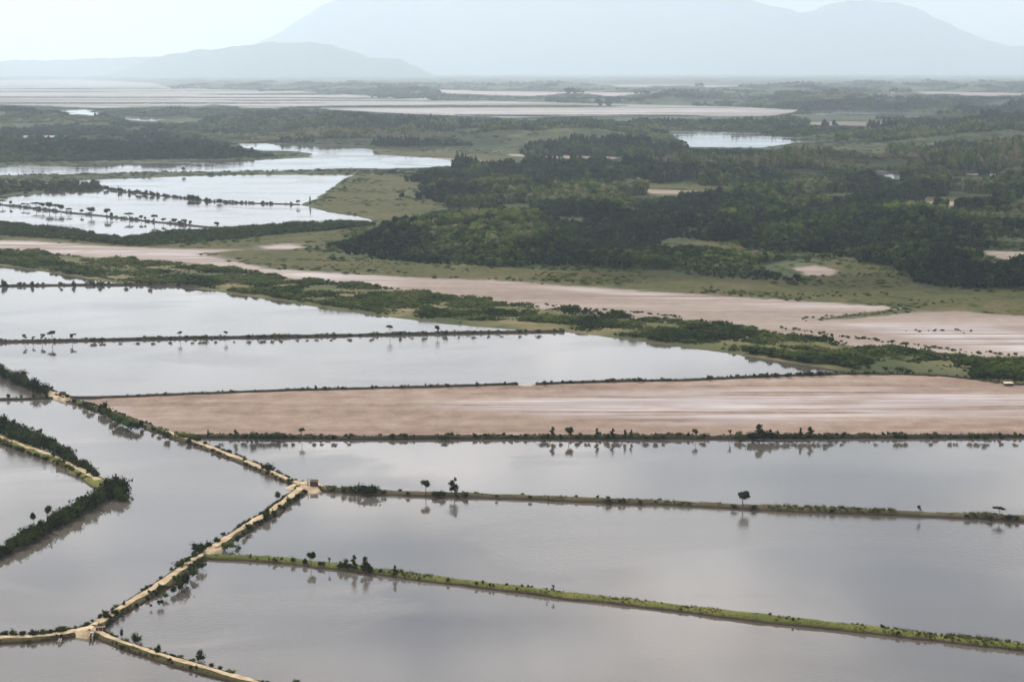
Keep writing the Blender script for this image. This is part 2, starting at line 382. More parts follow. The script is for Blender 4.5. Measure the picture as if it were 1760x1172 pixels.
m, nt, out = mat('marsh_ground'); M_GROUND = m
def attr(nt, n): return N(nt, 'ShaderNodeAttribute', attribute_name=n).outputs['Fac']
def edge(nt, a, nz, amp, soft):
    v = mathn(nt, 'MULTIPLY_ADD', mathn(nt, 'SUBTRACT', nz, .5), amp, a)
    mr = N(nt, 'ShaderNodeMapRange', interpolation_type='SMOOTHSTEP'); nt.links.new(v, mr.inputs[0])
    mr.inputs[1].default_value = soft; mr.inputs[2].default_value = -soft; return mr.outputs[0]
n_f = noise(nt, wpos(nt), .09, 6, .65); n_m = noise(nt, wpos(nt), .018, 5, .6); n_b = noise(nt, wpos(nt, .5, 1, 1), .004, 4, .6)
n_fine = noise(nt, wpos(nt), .6, 4, .6)
n_str = noise(nt, wpos(nt, .10, 1, 1, -.04), .055, 6, .62, .3)
n_str3 = noise(nt, wpos(nt, .045, 1, 1, -.05), .11, 7, .68, .25)
n_str2 = noise(nt, wpos(nt, .05, 1, 1, .03), .018, 4, .6, .3)
forestfloor = ramp(nt, n_m, [(.3, (.022, .034, .017)), (.52, (.035, .050, .022)), (.66, (.085, .085, .042)), (.74, (.17, .145, .10))])
grass = ramp(nt, mathn(nt, 'ADD', mathn(nt, 'MULTIPLY', n_f, .55), mathn(nt, 'MULTIPLY', n_m, .45)),
             [(.38, (.014, .022, .007)), (.44, (.034, .040, .010)), (.49, (.062, .058, .016)), (.53, (.034, .042, .011)), (.58, (.090, .066, .028)), (.64, (.046, .046, .016)), (.72, (.10, .075, .035))])
mudc = ramp(nt, mathn(nt, 'ADD', mathn(nt, 'MULTIPLY', n_str, .45), mathn(nt, 'ADD', mathn(nt, 'MULTIPLY', n_f, .25), mathn(nt, 'MULTIPLY', n_str2, .3))),
            [(.35, (.125, .098, .082)), (.44, (.185, .148, .126)), (.52, (.225, .186, .162)), (.60, (.27, .235, .21)), (.72, (.34, .30, .28))])
brownc = ramp(nt, mathn(nt, 'ADD', mathn(nt, 'MULTIPLY', n_str, .45), mathn(nt, 'ADD', mathn(nt, 'MULTIPLY', n_f, .40), mathn(nt, 'MULTIPLY', n_fine, .15))),
            [(.38, (.115, .080, .062)), (.45, (.165, .120, .096)), (.51, (.205, .150, .118)), (.56, (.225, .180, .148)), (.66, (.29, .245, .215))])
saltc = ramp(nt, n_str, [(.38, (.19, .15, .135)), (.50, (.27, .235, .23)), (.62, (.40, .37, .37))])
c = forestfloor
c = mixc(nt, edge(nt, attr(nt, 'sd_grass'), n_m, 60, 14), c, grass)
bankc = ramp(nt, n_m, [(.35, (.035, .045, .018)), (.5, (.07, .075, .03)), (.62, (.13, .11, .055)), (.72, (.25, .20, .145))])
c = mixc(nt, edge(nt, attr(nt, 'sd_bank'), n_f, 8, 2), c, bankc)
em = edge(nt, attr(nt, 'sd_mud'), n_f, 16, 2.5)
mudf = mixc(nt, edge(nt, attr(nt, 'sd_flats'), n_b, 100, 60), mudc, (.27, .265, .27))
c = mixc(nt, em, c, mudf)
eb = edge(nt, attr(nt, 'sd_brown'), n_f, 4, 2)
c = mixc(nt, eb, c, brownc)
es = mathn(nt, 'MULTIPLY', edge(nt, attr(nt, 'sd_salt'), n_str, 50, 14), mathn(nt, 'MULTIPLY', ramp(nt, n_str3, [(.43, (0, 0, 0)), (.52, (1, 1, 1))]), ramp(nt, n_m, [(.34, (.55, .55, .55)), (.50, (1, 1, 1))])))
c = mixc(nt, es, c, saltc)
# shallow wet rim of bare mud at every shore
fstr = noise(nt, wpos(nt, .16, 1, 1, .02), .0032, 6, .66, 1.2)
c = mixc(nt, mathn(nt, 'MULTIPLY', edge(nt, attr(nt, 'sd_flats'), n_b, 200, 60), ramp(nt, fstr, [(.46, (0, 0, 0)), (.56, (.8, .8, .8))])), c, (.075, .075, .05))
rim = edge(nt, attr(nt, 'sd_water'), n_f, 4, 1.8)
c = mixc(nt, mathn(nt, 'MULTIPLY', rim, .8), c, (.085, .062, .052))
bp = N(nt, 'ShaderNodeBump', i_Strength=.35, i_Distance=.3); nt.links.new(n_f, bp.inputs['Height'])
rough = mathn(nt, 'MULTIPLY_ADD', es, -.55, .95)
p = princ(nt, out, Base_Color=c, Roughness=rough); nt.links.new(bp.outputs[0], p.inputs['Normal'])
sk = [(idx[0, -1], idx[0, 0], b0, b0+1)]
me = mesh('ground', Vg, Fq, M_GROUND, True)
def setattr_(me, name, arr):
    a = me.attributes.new(name, 'FLOAT', 'POINT'); v = np.full(len(me.vertices), 500., np.float32); v[:arr.size] = arr.ravel(); a.data.foreach_set('value', v)
setattr_(me, 'sd_water', np.where(YY < 3000, sw, sw/3)); setattr_(me, 'sd_mud', sm); setattr_(me, 'sd_grass', sg); setattr_(me, 'sd_bank', sb)
setattr_(me, 'sd_flats', sdf(XX, YY, wm['flats'])); setattr_(me, 'sd_brown', sdf(XX, YY, wm['brown']))
w_salt = ats([(700,694),(900,684),(1100,676),(1300,668),(1500,668),(1860,680),(1860,715),(1600,716),(1400,722),(1150,728),(940,714),(800,702)])
w_salt2 = [w_salt, ats([(240,728),(190,712),(170,700),(185,697),(225,716),(270,740)]), wm['sal1'], wm['salt2'], ats([(440,461),(600,472),(700,480),(660,492),(560,482),(480,474)]),
           ats([(1440,556),(1700,560),(1860,590),(1860,630),(1700,600),(1560,580)]), ats([(850,485),(1150,505),(1540,530),(1350,528),(1100,512)]), ats([(300,168),(520,170),(900,182),(1260,188),(1330,196),(1100,198),(800,196),(560,186),(320,178)]), wm['p1'], wm['p2'], wm['far1']]
setattr_(me, 'sd_salt', union(XX, YY, w_salt2))
tag(obj('ground', me), 'marshy ground of mudflats, grass and forest floor reaching the horizon', kind='structure')
me2 = mesh('ground', [(-40000, -3000, -.6), (40000, -3000, -.6), (336, 210, -1.2), (-336, 210, -1.2)], [(0, 1, 2, 3)], M_GROUND)
setattr_(me2, 'sd_water', np.array([0.])); 
tag(obj('ground', me2), 'low land behind the viewpoint', kind='structure')

# ------------------------------------------------------------------ water sheets
def offset_poly(P, d):
    A = 0.5*np.sum(P[:, 0]*np.roll(P[:, 1], -1)-np.roll(P[:, 0], -1)*P[:, 1])
    e = np.roll(P, -1, 0)-P; e /= np.linalg.norm(e, axis=1)[:, None]+1e-9
    n = np.stack([e[:, 1], -e[:, 0]], 1)*np.sign(A)
    nv = n+np.roll(n, 1, 0); nv /= np.maximum(np.linalg.norm(nv, axis=1), .5)[:, None]
    return P+nv*np.asarray(d)[:, None]
from mathutils.geometry import tessellate_polygon
def sheet(name, P, z, m, label, grow):
    P = offset_poly(P, np.clip(P[:, 1]*grow, .5, 30))
    tri = tessellate_polygon([[Vector((a, b, 0)) for a, b in P]])
    V = [(a, b, z) for a, b in P]
    me = mesh(name, V, [t for t in tri], m)
    me.update()
    if me.polygons[0].normal.z < 0: me.flip_normals()
    return tag(obj(name, me), label, kind='structure')
PL = dict(bottom='still grey mauve pond in front of the green grassy dike', second='grey pond between the green dike and the thin dike with round trees',
 third='pale grey pond below the brown mud pan', roadpond='pond to the left of the pale dirt track', vpond='small pond inside the bushy V shaped dike',
 corner='dark pond corner below the lower left dike', leftsliver='sliver of water behind the left spur dike', fourth='long pale pond above the brown mud pan',
 fifth='pale pond along the lower edge of the scrubby bank', sixth='narrow pond at the far left of the scrubby bank')
for i, (k, P) in enumerate(wp.items()): sheet('pond_water', P, -.004*i, M_WATER, PL[k], .0012)
LL = dict(l1='bright lake below the dike with a row of dark trees', l2='bright lake between two tree lined dikes', l3='blue white lake with slanting right shore',
 l4='winding lake at the foot of the far forest', l5='pale lagoon inside the far forest', l6='small sliver of water in the forest', l7='thin far pale pan', l8='small far pale pool', l9='thin far pool left of centre')
for i, (k, P) in enumerate(wl.items()): sheet('lake_water', P, -.004*i, M_WATER, LL[k], .004)

# ------------------------------------------------------------------ dikes
DK = {}
def dike(key, width, h, m, label, wob=.8, hump=.38, name='dike'):
    P = ats(L[key]); d = P[:, 1].mean()
    step = 1.5 if d < 900 else 3
    C, Nn, u = resample(P, step, wob, 18)
    prof = [(-.5, -.6), (-.47, .05), (-.36, .62), (-.20, .95), (0, 1), (.20, .95), (.36, .62), (.47, .05), (.5, -.6)]
    n = len(C); V = []
    hh = h*(1+hump*(fbm(u, u*0+3, 7, 3)-.5)*2); ww = width*(1+.35*(fbm(u, u*0+9, 11, 3)-.5)*2)
    for j, (a, b) in enumerate(prof):
        zz = hh*b if b > 0 else np.full(n, b)
        off = a*ww + (fbm(u, u*0+j*7, 3, 2)-.5)*.7*(abs(a) > .3)
        z = zz + (fbm(u, u*0+j*3+50, 2.5, 2)-.5)*.25*(b > .1)
        V.append(np.column_stack([C+Nn*off[:, None], z]))
    V = np.stack(V, 1).reshape(-1, 3); k = len(prof)
    I = np.arange(n*k).reshape(n, k)
    Fq = np.stack([I[:-1, :-1], I[1:, :-1], I[1:, 1:], I[:-1, 1:]], -1).reshape(-1, 4)[:, ::-1]
    me = mesh(name, V, Fq, m, True)
    bm_ok = me.polygons[len(me.polygons)//2].normal.z
    if bm_ok < 0: me.flip_normals()
    me.materials[0] = m
    DK[key] = (C, Nn, u, hh, width)
    return tag(obj(name, me), label, kind='structure')
dike('road', 6.6, 1.0, MD_TRACK, 'raised dike carrying the pale dirt track from the lower left junction')
dike('up', 6.0, .9, MD_TRACK, 'dike with a track running to the upper left past the brown mud pan')
dike('spur', 3.2, .8, MD_DARK, 'short dark dike leading to the left edge')
dike('m1a', 3.0, .9, MD_DARK, 'thin dark dike along the top of the brown mud pan, left of the breach')
dike('m1b', 3.4, 1.0, MD_DARK, 'thin dark dike along the top of the brown mud pan, right of the breach')
dike('m2', 4.2, 1.3, MD_DARK, 'dark straight dike along the bottom of the brown mud pan')
dike('r', 4.6, 1.2, MD_OLIVE, 'olive dike with the single round trees')
dike('g', 5.0, 1.2, MD_GREEN, 'bright green grassy dike crossing to the lower right', .5)
dike('lb', 6.4, 1.0, MD_TRACK, 'dike with a track at the lower left edge')
dike('br', 5.2, 1.0, MD_TRACK, 'dike with a narrow track running out at the bottom edge')
dike('v1', 9.0, 1.2, MD_GREEN, 'upper arm of the V shaped dike')
dike('v2', 7.0, 1.0, MD_DARK, 'lower arm of the V shaped dike')
dike('u1', 4.6, 1.1, MD_DARK, 'long dark dike between the two pale upper ponds')
dike('u2', 5.0, 1.1, MD_DARK, 'short dark dike reaching the scrubby bank')
dike('k1', 5.0, 1.0, MD_DARK, 'far dike with a row of separate dark trees', 1.0)
dike('k2', 5.0, .9, MD_DARK, 'far dike ending at the slanting shore', 1.0)
dike('k3', 12.0, 1.0, MD_OLIVE, 'broad far dike below the winding lake', 2.0)

def road(key, width, s0=0, s1=1, label='', off=0, lift=.03):
    C, Nn, u, hh, _ = DK[key]; n = len(C); a, b = int(s0*n), max(int(s1*n), 2)
    V = []
    ww = width*(1+.75*(fbm(u, u*0+77, 5, 3)-.5)*2)
    for j in (-1, -.5, 0, .5, 1):
        o = off+j*ww*.5+(fbm(u, u*0+j*9+200, 2.5, 2)-.5)*.5*(abs(j) == 1)
        z = hh*(1-.05*abs((off+j*ww*.5))/1.4)+.14+lift+(fbm(u, u*0+90, 4, 2)-.5)*.05-.08*(abs(j) == 1)
        V.append(np.column_stack([C+Nn*o[:, None], z]))
    V = np.stack(V, 1)[a:b]; n = len(V); I = np.arange(n*5).reshape(n, 5)
    Fq = np.stack([I[:-1, :-1], I[1:, :-1], I[1:, 1:], I[:-1, 1:]], -1).reshape(-1, 4)[:, ::-1]
    me = mesh('dirt_road', V.reshape(-1, 3), Fq, M_ROAD, True)
    if me.polygons[0].normal.z < 0: me.flip_normals()
    return tag(obj('dirt_road', me), label, kind='structure')
road('road', 2.5, 0, .99, 'pale dirt track on the main dike')
road('up', 2.2, .01, .32, 'pale dirt track from the junction to the upper left')
road('up', 2.2, .60, .70, 'short bare piece of track near the small red shed', 0, .045)
road('lb', 2.6, 0, 1, 'pale dirt track at the lower left edge')
road('br', 1.6, .02, 1, 'narrow pale footpath out of the bottom edge')
road('v1', 2.2, .30, .92, 'pale path along the upper arm of the V shaped dike')

# junction pads of bare earth
def pad(pts, z, label, m=M_ROAD):
    P = ats(pts, z); P2, _, _ = resample(np.vstack([P, P[:1]]), .8)
    P2 = P2[:-1]+(rng.random((len(P2)-1, 2))-.5)*.35
    c = P2.mean(0); n = len(P2)
    V = [(c[0], c[1], z+.05)]+[(a, b, z) for a, b in P2]+[(c[0]+(a-c[0])*1.5, c[1]+(b-c[1])*1.5, -.4) for a, b in P2]
    Fc = [(0, 1+i, 1+(i+1) % n) for i in range(n)]+[(1+i, 1+n+i, 1+n+(i+1) % n, 1+(i+1) % n) for i in range(n)]
    me = mesh('earth_pad', V, Fc, m, True)
    import bmesh
    bm = bmesh.new(); bm.from_mesh(me); bmesh.ops.recalc_face_normals(bm, faces=bm.faces); bm.to_mesh(me); bm.free()
    return tag(obj('bare_earth_ground', me), label, kind='structure')
pad([(124,1083),(140,1076),(162,1070),(172,1078),(168,1090),(150,1090),(128,1088)], 1.15, 'bare pale earth at the lower left dike junction')
pad([(352,950),(370,936),(386,928),(384,938),(374,948),(358,956)], 1.2, 'bare pale earth where the green dike leaves the track')
pad([(78,674),(95,672),(120,684),(126,689),(108,684),(90,681)], 1.1, 'bare pink earth beside the small red shed')
pad([(500,833),(520,825),(545,826),(556,835),(540,842),(515,840)], 1.1, 'bare earth at the central dike junction')
pad([(892,661),(906,659),(922,661),(912,664),(900,664)], .35, 'pale sand spilling through the breach in the dike', M_CONC)

# ------------------------------------------------------------------ foliage meshes
def ico(sub=1):
    import bmesh
    bm = bmesh.new(); bmesh.ops.create_icosphere(bm, subdivisions=sub, radius=1)
    V = np.array([v.co[:] for v in bm.verts]); Fc = np.array([[v.index for v in f.verts] for f in bm.faces]); bm.free(); return V, Fc
ICO1, ICO2 = ico(1), ico(2)
def foliage(r, lobes, nleaf, ls, core=.72, sub=ICO1):
    """lumpy cores plus leaf sprays. lobes: list of (centre, radii)"""
    Vs, Fs, A = [], [], []; k = 0
    for c, rad in lobes:
        V, Fc = sub; n = r.normal(size=(len(V), 1))*.13
        Vs.append(V*(1+n)*np.array(rad)*core+np.array(c)); Fs.append(Fc+k); k += len(V)
        A.append(np.full(len(Fc), r.random()*.5))
    tot = sum(x[1][0]*x[1][2] for x in lobes)
    for c, rad in lobes:
        m = max(4, int(nleaf*rad[0]*rad[2]/tot))
        d = r.normal(size=(m, 3)); d[:, 2] = d[:, 2]*.9+.15; d /= np.linalg.norm(d, axis=1)[:, None]
        p = d*np.array(rad)*(r.uniform(.72, 1.12, (m, 1)))+np.array(c)
        nrm = d+r.normal(size=(m, 3))*.55; nrm /= np.linalg.norm(nrm, axis=1)[:, None]
        t = np.cross(nrm, r.normal(size=(m, 3))); t /= np.linalg.norm(t, axis=1)[:, None]; b = np.cross(nrm, t)
        s = ls*r.uniform(.55, 1.3, (m, 1))
        q = np.stack([p-t*s, p-b*s*.6, p+t*s, p+b*s*.6], 1)
        Vs.append(q.reshape(-1, 3)); 
        base = k+np.arange(m)[:, None]*4
        Fs.append(np.concatenate([base+[[0, 1, 2]], base+[[0, 2, 3]]], 0)); k += 4*m
        a = r.random(m); A.append(np.concatenate([a, a]))
    return np.vstack(Vs), np.vstack(Fs), np.concatenate(A)
def fmesh(name, V, Fc, A, m):
    me = mesh(name, V, Fc, m); a = me.attributes.new('leafvar', 'FLOAT', 'FACE'); a.data.foreach_set('value', A.astype(np.float32)); return me
def tube(path, r0, r1, k=6):
    path = np.array(path, float); n = len(path); V = []; 
    for i, p in enumerate(path):
        t = path[min(i+1, n-1)]-path[max(i-1, 0)]; t /= np.linalg.norm(t)+1e-9
        a = np.cross(t, [.3, 1, .1]); a /= np.linalg.norm(a); b = np.cross(t, a)
        rr = r0+(r1-r0)*i/(n-1)
        for j in range(k):
            th = 2*math.pi*j/k; V.append(p+rr*(math.cos(th)*a+math.sin(th)*b))
    Fc = [(i*k+j, i*k+(j+1) % k, (i+1)*k+(j+1) % k, (i+1)*k+j) for i in range(n-1) for j in range(k)]
    return V, Fc
def joinp(parts):
    V, Fc = [], []
    for v, f in parts:
        k = len(V); V += list(v); Fc += [tuple(i+k for i in q) for q in f]
    return V, Fc
# unit shapes, height 1 (scaled on placement)
def bush_mesh(seed, m, wide=.6, n=300, name='bush'):
    r = np.random.default_rng(seed); lobes = []
    for i in range(r.integers(4, 8)):
        a = r.uniform(0, 6.28); q = r.uniform(0, wide*.6); h = r.uniform(.25, .62)
        lobes.append(((q*math.cos(a), q*math.sin(a), h), (r.uniform(.22, .38)*wide/.6, r.uniform(.22, .38)*wide/.6, r.uniform(.22, .36))))
    for i in range(r.integers(3, 7)):
        a = r.uniform(0, 6.28); q = r.uniform(.1, wide*.85); s = r.uniform(.07, .13)
        lobes.append(((q*math.cos(a), q*math.sin(a), r.uniform(.12, .98)*(1.05-q*.6)), (s, s, s*r.uniform(.8, 1.6))))
    return fmesh(name, *foliage(r, lobes, n, .062, .62), m)
def crown_mesh(seed, m, kind):
    r = np.random.default_rng(seed); lobes = []
    if kind == 'round':
        for i in range(9):
            a = r.uniform(0, 6.28); q = r.uniform(.05, .19)
            lobes.append(((q*math.cos(a), q*math.sin(a), .68+r.uniform(-.12, .12)), (r.uniform(.15, .22),)*2+(r.uniform(.13, .19),)))
    elif kind == 'tiered':
        for z, w_ in ((.36, .30), (.50, .27), (.64, .36), (.77, .24), (.89, .15)):
            for i in range(3):
                a = r.uniform(0, 6.28); q = w_*.6
                lobes.append(((q*math.cos(a), q*math.sin(a), z+r.uniform(-.07, .07)), (w_*r.uniform(.45, .7),)*2+(r.uniform(.10, .15),)))
    elif kind == 'cone':
        for z, w_ in ((.15, .19), (.3, .21), (.46, .17), (.60, .19), (.76, .13), (.89, .09)):
            for i in range(2):
                a = r.uniform(0, 6.28); q = w_*r.uniform(.3, .8)
                lobes.append(((q*math.cos(a), q*math.sin(a), z), (w_*.75, w_*.75, .11)))
    elif kind == 'umbrella':
        for i in range(7):
            a = r.uniform(0, 6.28); q = r.uniform(.05, .32)
            lobes.append(((q*math.cos(a), q*math.sin(a), .82-.25*q+r.uniform(-.04, .04)), (r.uniform(.14, .22),)*2+(.10,)))
    elif kind == 'sparse':
        for i in range(6):
            a = r.uniform(0, 6.28); q = r.uniform(.08, .33)
            lobes.append(((q*math.cos(a), q*math.sin(a), .55+r.uniform(-.2, .3)), (r.uniform(.10, .16),)*2+(r.uniform(.08, .13),)))
    return fmesh('crown', *foliage(r, lobes, 420, .045, .7), m), lobes
def trunk_mesh(seed, lobes, lean=.03):
    r = np.random.default_rng(seed)
    top = np.mean([l[0] for l in lobes], 0)
    base = np.array([0, 0, -.06]); mid = np.array([r.uniform(-lean, lean), r.uniform(-lean, lean), top[2]*.5])
    parts = [tube([base, mid, top], .030, .016)]
    for l in lobes[::2]:
        c = np.array(l[0]); s = mid+(top-mid)*r.uniform(0, .6); parts.append(tube([s, (s+c)/2+[0, 0, -.01], c], .012, .005, 4))
    V, Fc = joinp(parts); return mesh('trunk', V, Fc, M_BARK, True)
TREES = {}
for i, k in enumerate(('round', 'round', 'tiered', 'cone', 'umbrella', 'sparse', 'sparse')):
    cm, lo = crown_mesh(30+i, M_BUSH, k); TREES.setdefault(k, []).append((cm, trunk_mesh(60+i, lo)))
BUSHES = [bush_mesh(100+i, M_BUSH, w_, 320) for i, w_ in enumerate((.5, .6, .75, .6, .9, .45))]
GBUSH = [bush_mesh(120+i, M_GREEN, .7, 320) for i in range(2)]

# ------------------------------------------------------------------ scatter through geometry nodes (uncountable growth only)
def scatter(name, protos, P, S, rot, vi, tint, label):
    """protos: meshes; P Nx3; S Nx3 scales"""
    me = bpy.data.meshes.new(name); n = len(P)
    me.vertices.add(n); me.vertices.foreach_set('co', np.asarray(P, np.float32).ravel())
    def A(nm, ty, arr, key):
        a = me.attributes.new(nm, ty, 'POINT'); a.data.foreach_set(key, np.ascontiguousarray(arr).ravel())
    A('sc', 'FLOAT_VECTOR', np.asarray(S, np.float32), 'vector'); A('rz', 'FLOAT', np.asarray(rot, np.float32), 'value')
    A('vi', 'INT', np.asarray(vi, np.int32), 'value'); A('tint', 'FLOAT', np.asarray(tint, np.float32), 'value')
    o = obj(name, me)
    g = bpy.data.node_groups.new(name+'_growth', 'GeometryNodeTree')
    g.interface.new_socket('Geometry', in_out='INPUT', socket_type='NodeSocketGeometry')
    g.interface.new_socket('Geometry', in_out='OUTPUT', socket_type='NodeSocketGeometry')
    gi = g.nodes.new('NodeGroupInput'); go = g.nodes.new('NodeGroupOutput')
    jn = g.nodes.new('GeometryNodeGeometryToInstance')
    # the first instance list must follow the variant order: join in reverse
    jg = g.nodes.new('GeometryNodeJoinGeometry')
    for pm in reversed(protos):
        po = bpy.data.objects.new(pm.name+'_source', pm)
        oi = g.nodes.new('GeometryNodeObjectInfo'); oi.inputs['Object'].default_value = po
        gg = g.nodes.new('GeometryNodeGeometryToInstance'); g.links.new(oi.outputs['Geometry'], gg.inputs[0]); g.links.new(gg.outputs[0], jg.inputs[0])
    g.nodes.remove(jn)
    def NA(nm, ty):
        a = g.nodes.new('GeometryNodeInputNamedAttribute'); a.data_type = ty; a.inputs[0].default_value = nm
        return a.outputs[0]
    ip = g.nodes.new('GeometryNodeInstanceOnPoints'); ip.inputs['Pick Instance'].default_value = True
    mp = g.nodes.new('GeometryNodeMeshToPoints')
    g.links.new(gi.outputs[0], mp.inputs[0]); g.links.new(mp.outputs[0], ip.inputs['Points']); g.links.new(jg.outputs[0], ip.inputs['Instance'])
    g.links.new(NA('vi', 'INT'), ip.inputs['Instance Index']); g.links.new(NA('sc', 'FLOAT_VECTOR'), ip.inputs['Scale'])
    cx = g.nodes.new('ShaderNodeCombineXYZ'); g.links.new(NA('rz', 'FLOAT'), cx.inputs[2]); g.links.new(cx.outputs[0], ip.inputs['Rotation'])
    g.links.new(ip.outputs[0], go.inputs[0])
    md = o.modifiers.new('growth', 'NODES'); md.node_group = g
    return tag(o, label, kind='stuff')

# unit tree for the dense mangrove forest: height 1, crown reaching low
def forest_tree(seed):
    r = np.random.default_rng(seed); lobes = []
    for i in range(7):
        a = r.uniform(0, 6.28); q = r.uniform(.02, .2); z = r.uniform(.35, .85)
        lobes.append(((q*math.cos(a), q*math.sin(a), z), (r.uniform(.15, .23),)*2+(r.uniform(.11, .19),)))
    lobes.append(((0, 0, .25), (.16, .16, .25)))
    return fmesh('forest_tree', *foliage(r, lobes, 170, .055, .85), M_FOREST)
FT = [forest_tree(200+i) for i in range(7)]
def grove(seed, m=M_FOREST, n=9):
    r = np.random.default_rng(seed); lobes = []
    for i in range(n):
        a = r.uniform(0, 6.28); q = math.sqrt(r.random())*1.0; s = r.uniform(.22, .36)
        lobes.append(((q*math.cos(a), q*math.sin(a), r.uniform(.3, .72)), (s, s, r.uniform(.22, .38))))
    return fmesh('grove', *foliage(r, lobes, 230, .10, .9), m)
GR = [grove(300+i) for i in range(6)]
SB = [bush_mesh(400+i, M_SCRUB, w_, 110, 'scrub') for i, w_ in enumerate((.7, .85, .6, .9))]

def in_view(X, Y, pad=.05): return np.abs(X) < Y*(.33+pad)+20
def cloudfilter(*a): pass
# -- candidates on a fan whose spacing grows with distance
def fan(y0, y1, sp, k=.42):
    pts = []
    y = y0
    while y < y1:
        s = sp(y); w_ = y*k+30; n = int(2*w_/s)
        x = (np.arange(n)+.5)/n*2*w_-w_; pts.append(np.column_stack([x, np.full(n, y)])+ (rng.random((n, 2))-.5)*s*1.1)
        y += s
    return np.vstack(pts)
def mask_forest(X, Y):
    sw, sm, sg, sb = edges_fields(X, Y)
    j = (fbm(X, Y, 45, 3)-.5)*np.interp(Y, [1000, 4000], [60, 110])
    sc = np.interp(Y, [900, 1500, 4000, 9000], [3, 5, 10, 30])
    ok = (sw > sc) & (sm+np.minimum(j, 0) > np.where(Y < 1350, 30, sc)) & (sg+j > sc) & (sb > np.where(Y < 1500, 40, 1)) & ~((sg < 0) & (sb < 130)) & (sdf(X, Y, w_belt2) > 18) & ~((sg < 0) & (union(X, Y, [wm['strip'], wm['sal1']]) < 75)) & (sdf(X, Y, w_open) > 0)
    return ok, hill(X, Y, sw, sm, sg, sb), np.minimum(np.minimum(sw, sm), sg)
near_line = ats([(-60,380),(0,386),(640,386),(690,384),(600,405),(552,425),(580,440),(700,454),(1130,470),(1380,484),(1860,503)])
C = fan(1040, 2300, lambda y: 5.2); X, Y = C.T
ok, hz, openp = mask_forest(X, Y)
ok &= (X > -560) | (Y > 1500)
ok &= np.array(fbm(X, Y, 60, 3)) > np.where(Y > 1400, .37, .26)
def Hmap(X, Y):   # stand height in metres
    t = fbm(X+900, Y*.8, 75, 2)
    left = np.clip((-X*.9 - .06*Y)/300, 0, 1)
    return np.interp(t, [.25, .42, .56, .75], [4, 8, 14, 22])*(1-.35*left)
Xf, Yf, hf = X[ok], Y[ok], hz[ok]
H = Hmap(Xf, Yf)*np.random.default_rng(3).uniform(.75, 1.2, len(Xf))
H *= np.clip(.55+openp[ok]/25, .55, 1); H = low_margin(Xf, Yf, H, hf)
tnt = np.clip((fbm(Xf+333, Yf+77, 110, 3)-.5)*3.4-.02, -.6, .9)+rng.normal(size=len(Xf))*.22
n = len(Xf); wdt = np.random.default_rng(4).uniform(1.0, 1.45, n)*np.clip(9/H, .8, 1.4)
print('forest trees', n)
scatter('mangrove_forest', FT, np.column_stack([Xf, Yf, hf-.2]), np.column_stack([H*wdt, H*wdt, H]), rng.uniform(0, 6.28, n), rng.integers(0, len(FT), n), tnt,
        'dense dark green mangrove forest behind the olive grass belt')
C = fan(2300, 15000, lambda y: .0042*y+3, .40); X, Y = C.T
ok, hz, openp = mask_forest(X, Y)
gap = fbm(X*.35+50, Y, 260, 4); ok &= gap > np.interp(Y, [2300, 5000, 12000], [.38, .43, .46])
fl = (sdf(X, Y, wm['flats']) < -50) & (fbm(X*.14+40, Y, 320, 3) > .60); ok |= fl
Xf, Yf, hf = X[ok], Y[ok], hz[ok]; n = len(Xf); print('groves', n)
Hh = Hmap(Xf, Yf)*rng.uniform(.8, 1.35, n)*1.15*np.clip(.35+union(Xf, Yf, list(wl.values()))/160, .35, 1); Hh = low_margin(Xf, Yf, Hh, hf); Wd = (.0042*Yf+3)*rng.uniform(.75, 1.15, n)
tnt = np.clip((fbm(Xf*.5+333, Yf+77, 260, 3)-.5)*3.4-.05, -.6, .9)+rng.normal(size=len(Xf))*.12
scatter('distant_mangrove_woods', GR, np.column_stack([Xf, Yf, hf-.5]), np.column_stack([Wd, Wd, Hh]), rng.uniform(0, 6.28, n), rng.integers(0, len(GR), n), tnt,
        'far mangrove woods fading into blue haze')

# -- scrub on the long bank and on the belt under the lakes
bx0, by0 = w_bank.min(0); bx1, by1 = w_bank.max(0)
def grid(x0, x1, y0, y1, s):
    gx, gy = np.meshgrid(np.arange(x0, x1, s), np.arange(y0, y1, s)); g = np.column_stack([gx.ravel(), gy.ravel()])
    return g+(rng.random(g.shape)-.5)*s*1.1
C = grid(bx0, bx1, by0, by1, 2.5); X, Y = C.T
s = sdf(X, Y, w_bank); sw = union(X, Y, [wp['fourth'], wp['fifth'], wp['sixth']])
path = sdf(X, Y, ats([(1215,585),(1300,594),(1420,612),(1400,615),(1290,601)])); open2 = sdf(X, Y, ats([(1480,628),(1600,628),(1680,645),(1640,650),(1560,642),(1470,641)]))
green2 = sdf(X, Y, ats([(770,552),(900,555),(985,562),(975,569),(850,563)]))
ok = (s < -5+ (fbm(X, Y, 12, 2)-.5)*10) & (sw > 1.2) & (fbm(X, Y, 22, 3) > .33) & (path > 1) & ((open2 > 0) | (rng.random(len(X)) < .15)) & (green2 > 0)
X, Y = X[ok], Y[ok]; n = len(X); H = np.interp(fbm(X, Y, 22, 3), [.33, .67], [.9, 4.2])*rng.uniform(.6, 1.25, n); print('scrub', n)
scatter('scrub_undergrowth', SB, np.column_stack([X, Y, np.full(n, .3)]), np.column_stack([H*1.15, H*1.15, H]), rng.uniform(0, 6.28, n), rng.integers(0, 4, n),
        np.clip((fbm(X, Y, 25, 2)-.42)*2.4, -.4, .8)+rng.normal(size=n)*.12, 'thick green scrub covering the long diagonal bank')
bx0, by0 = w_belt2.min(0); bx1, by1 = w_belt2.max(0)
C = grid(bx0, bx1, by0, by1, 3.4); X, Y = C.T
ok = (sdf(X, Y, w_belt2) < -2) & (union(X, Y, [wl['l1'], wl['l2']]) > 2)
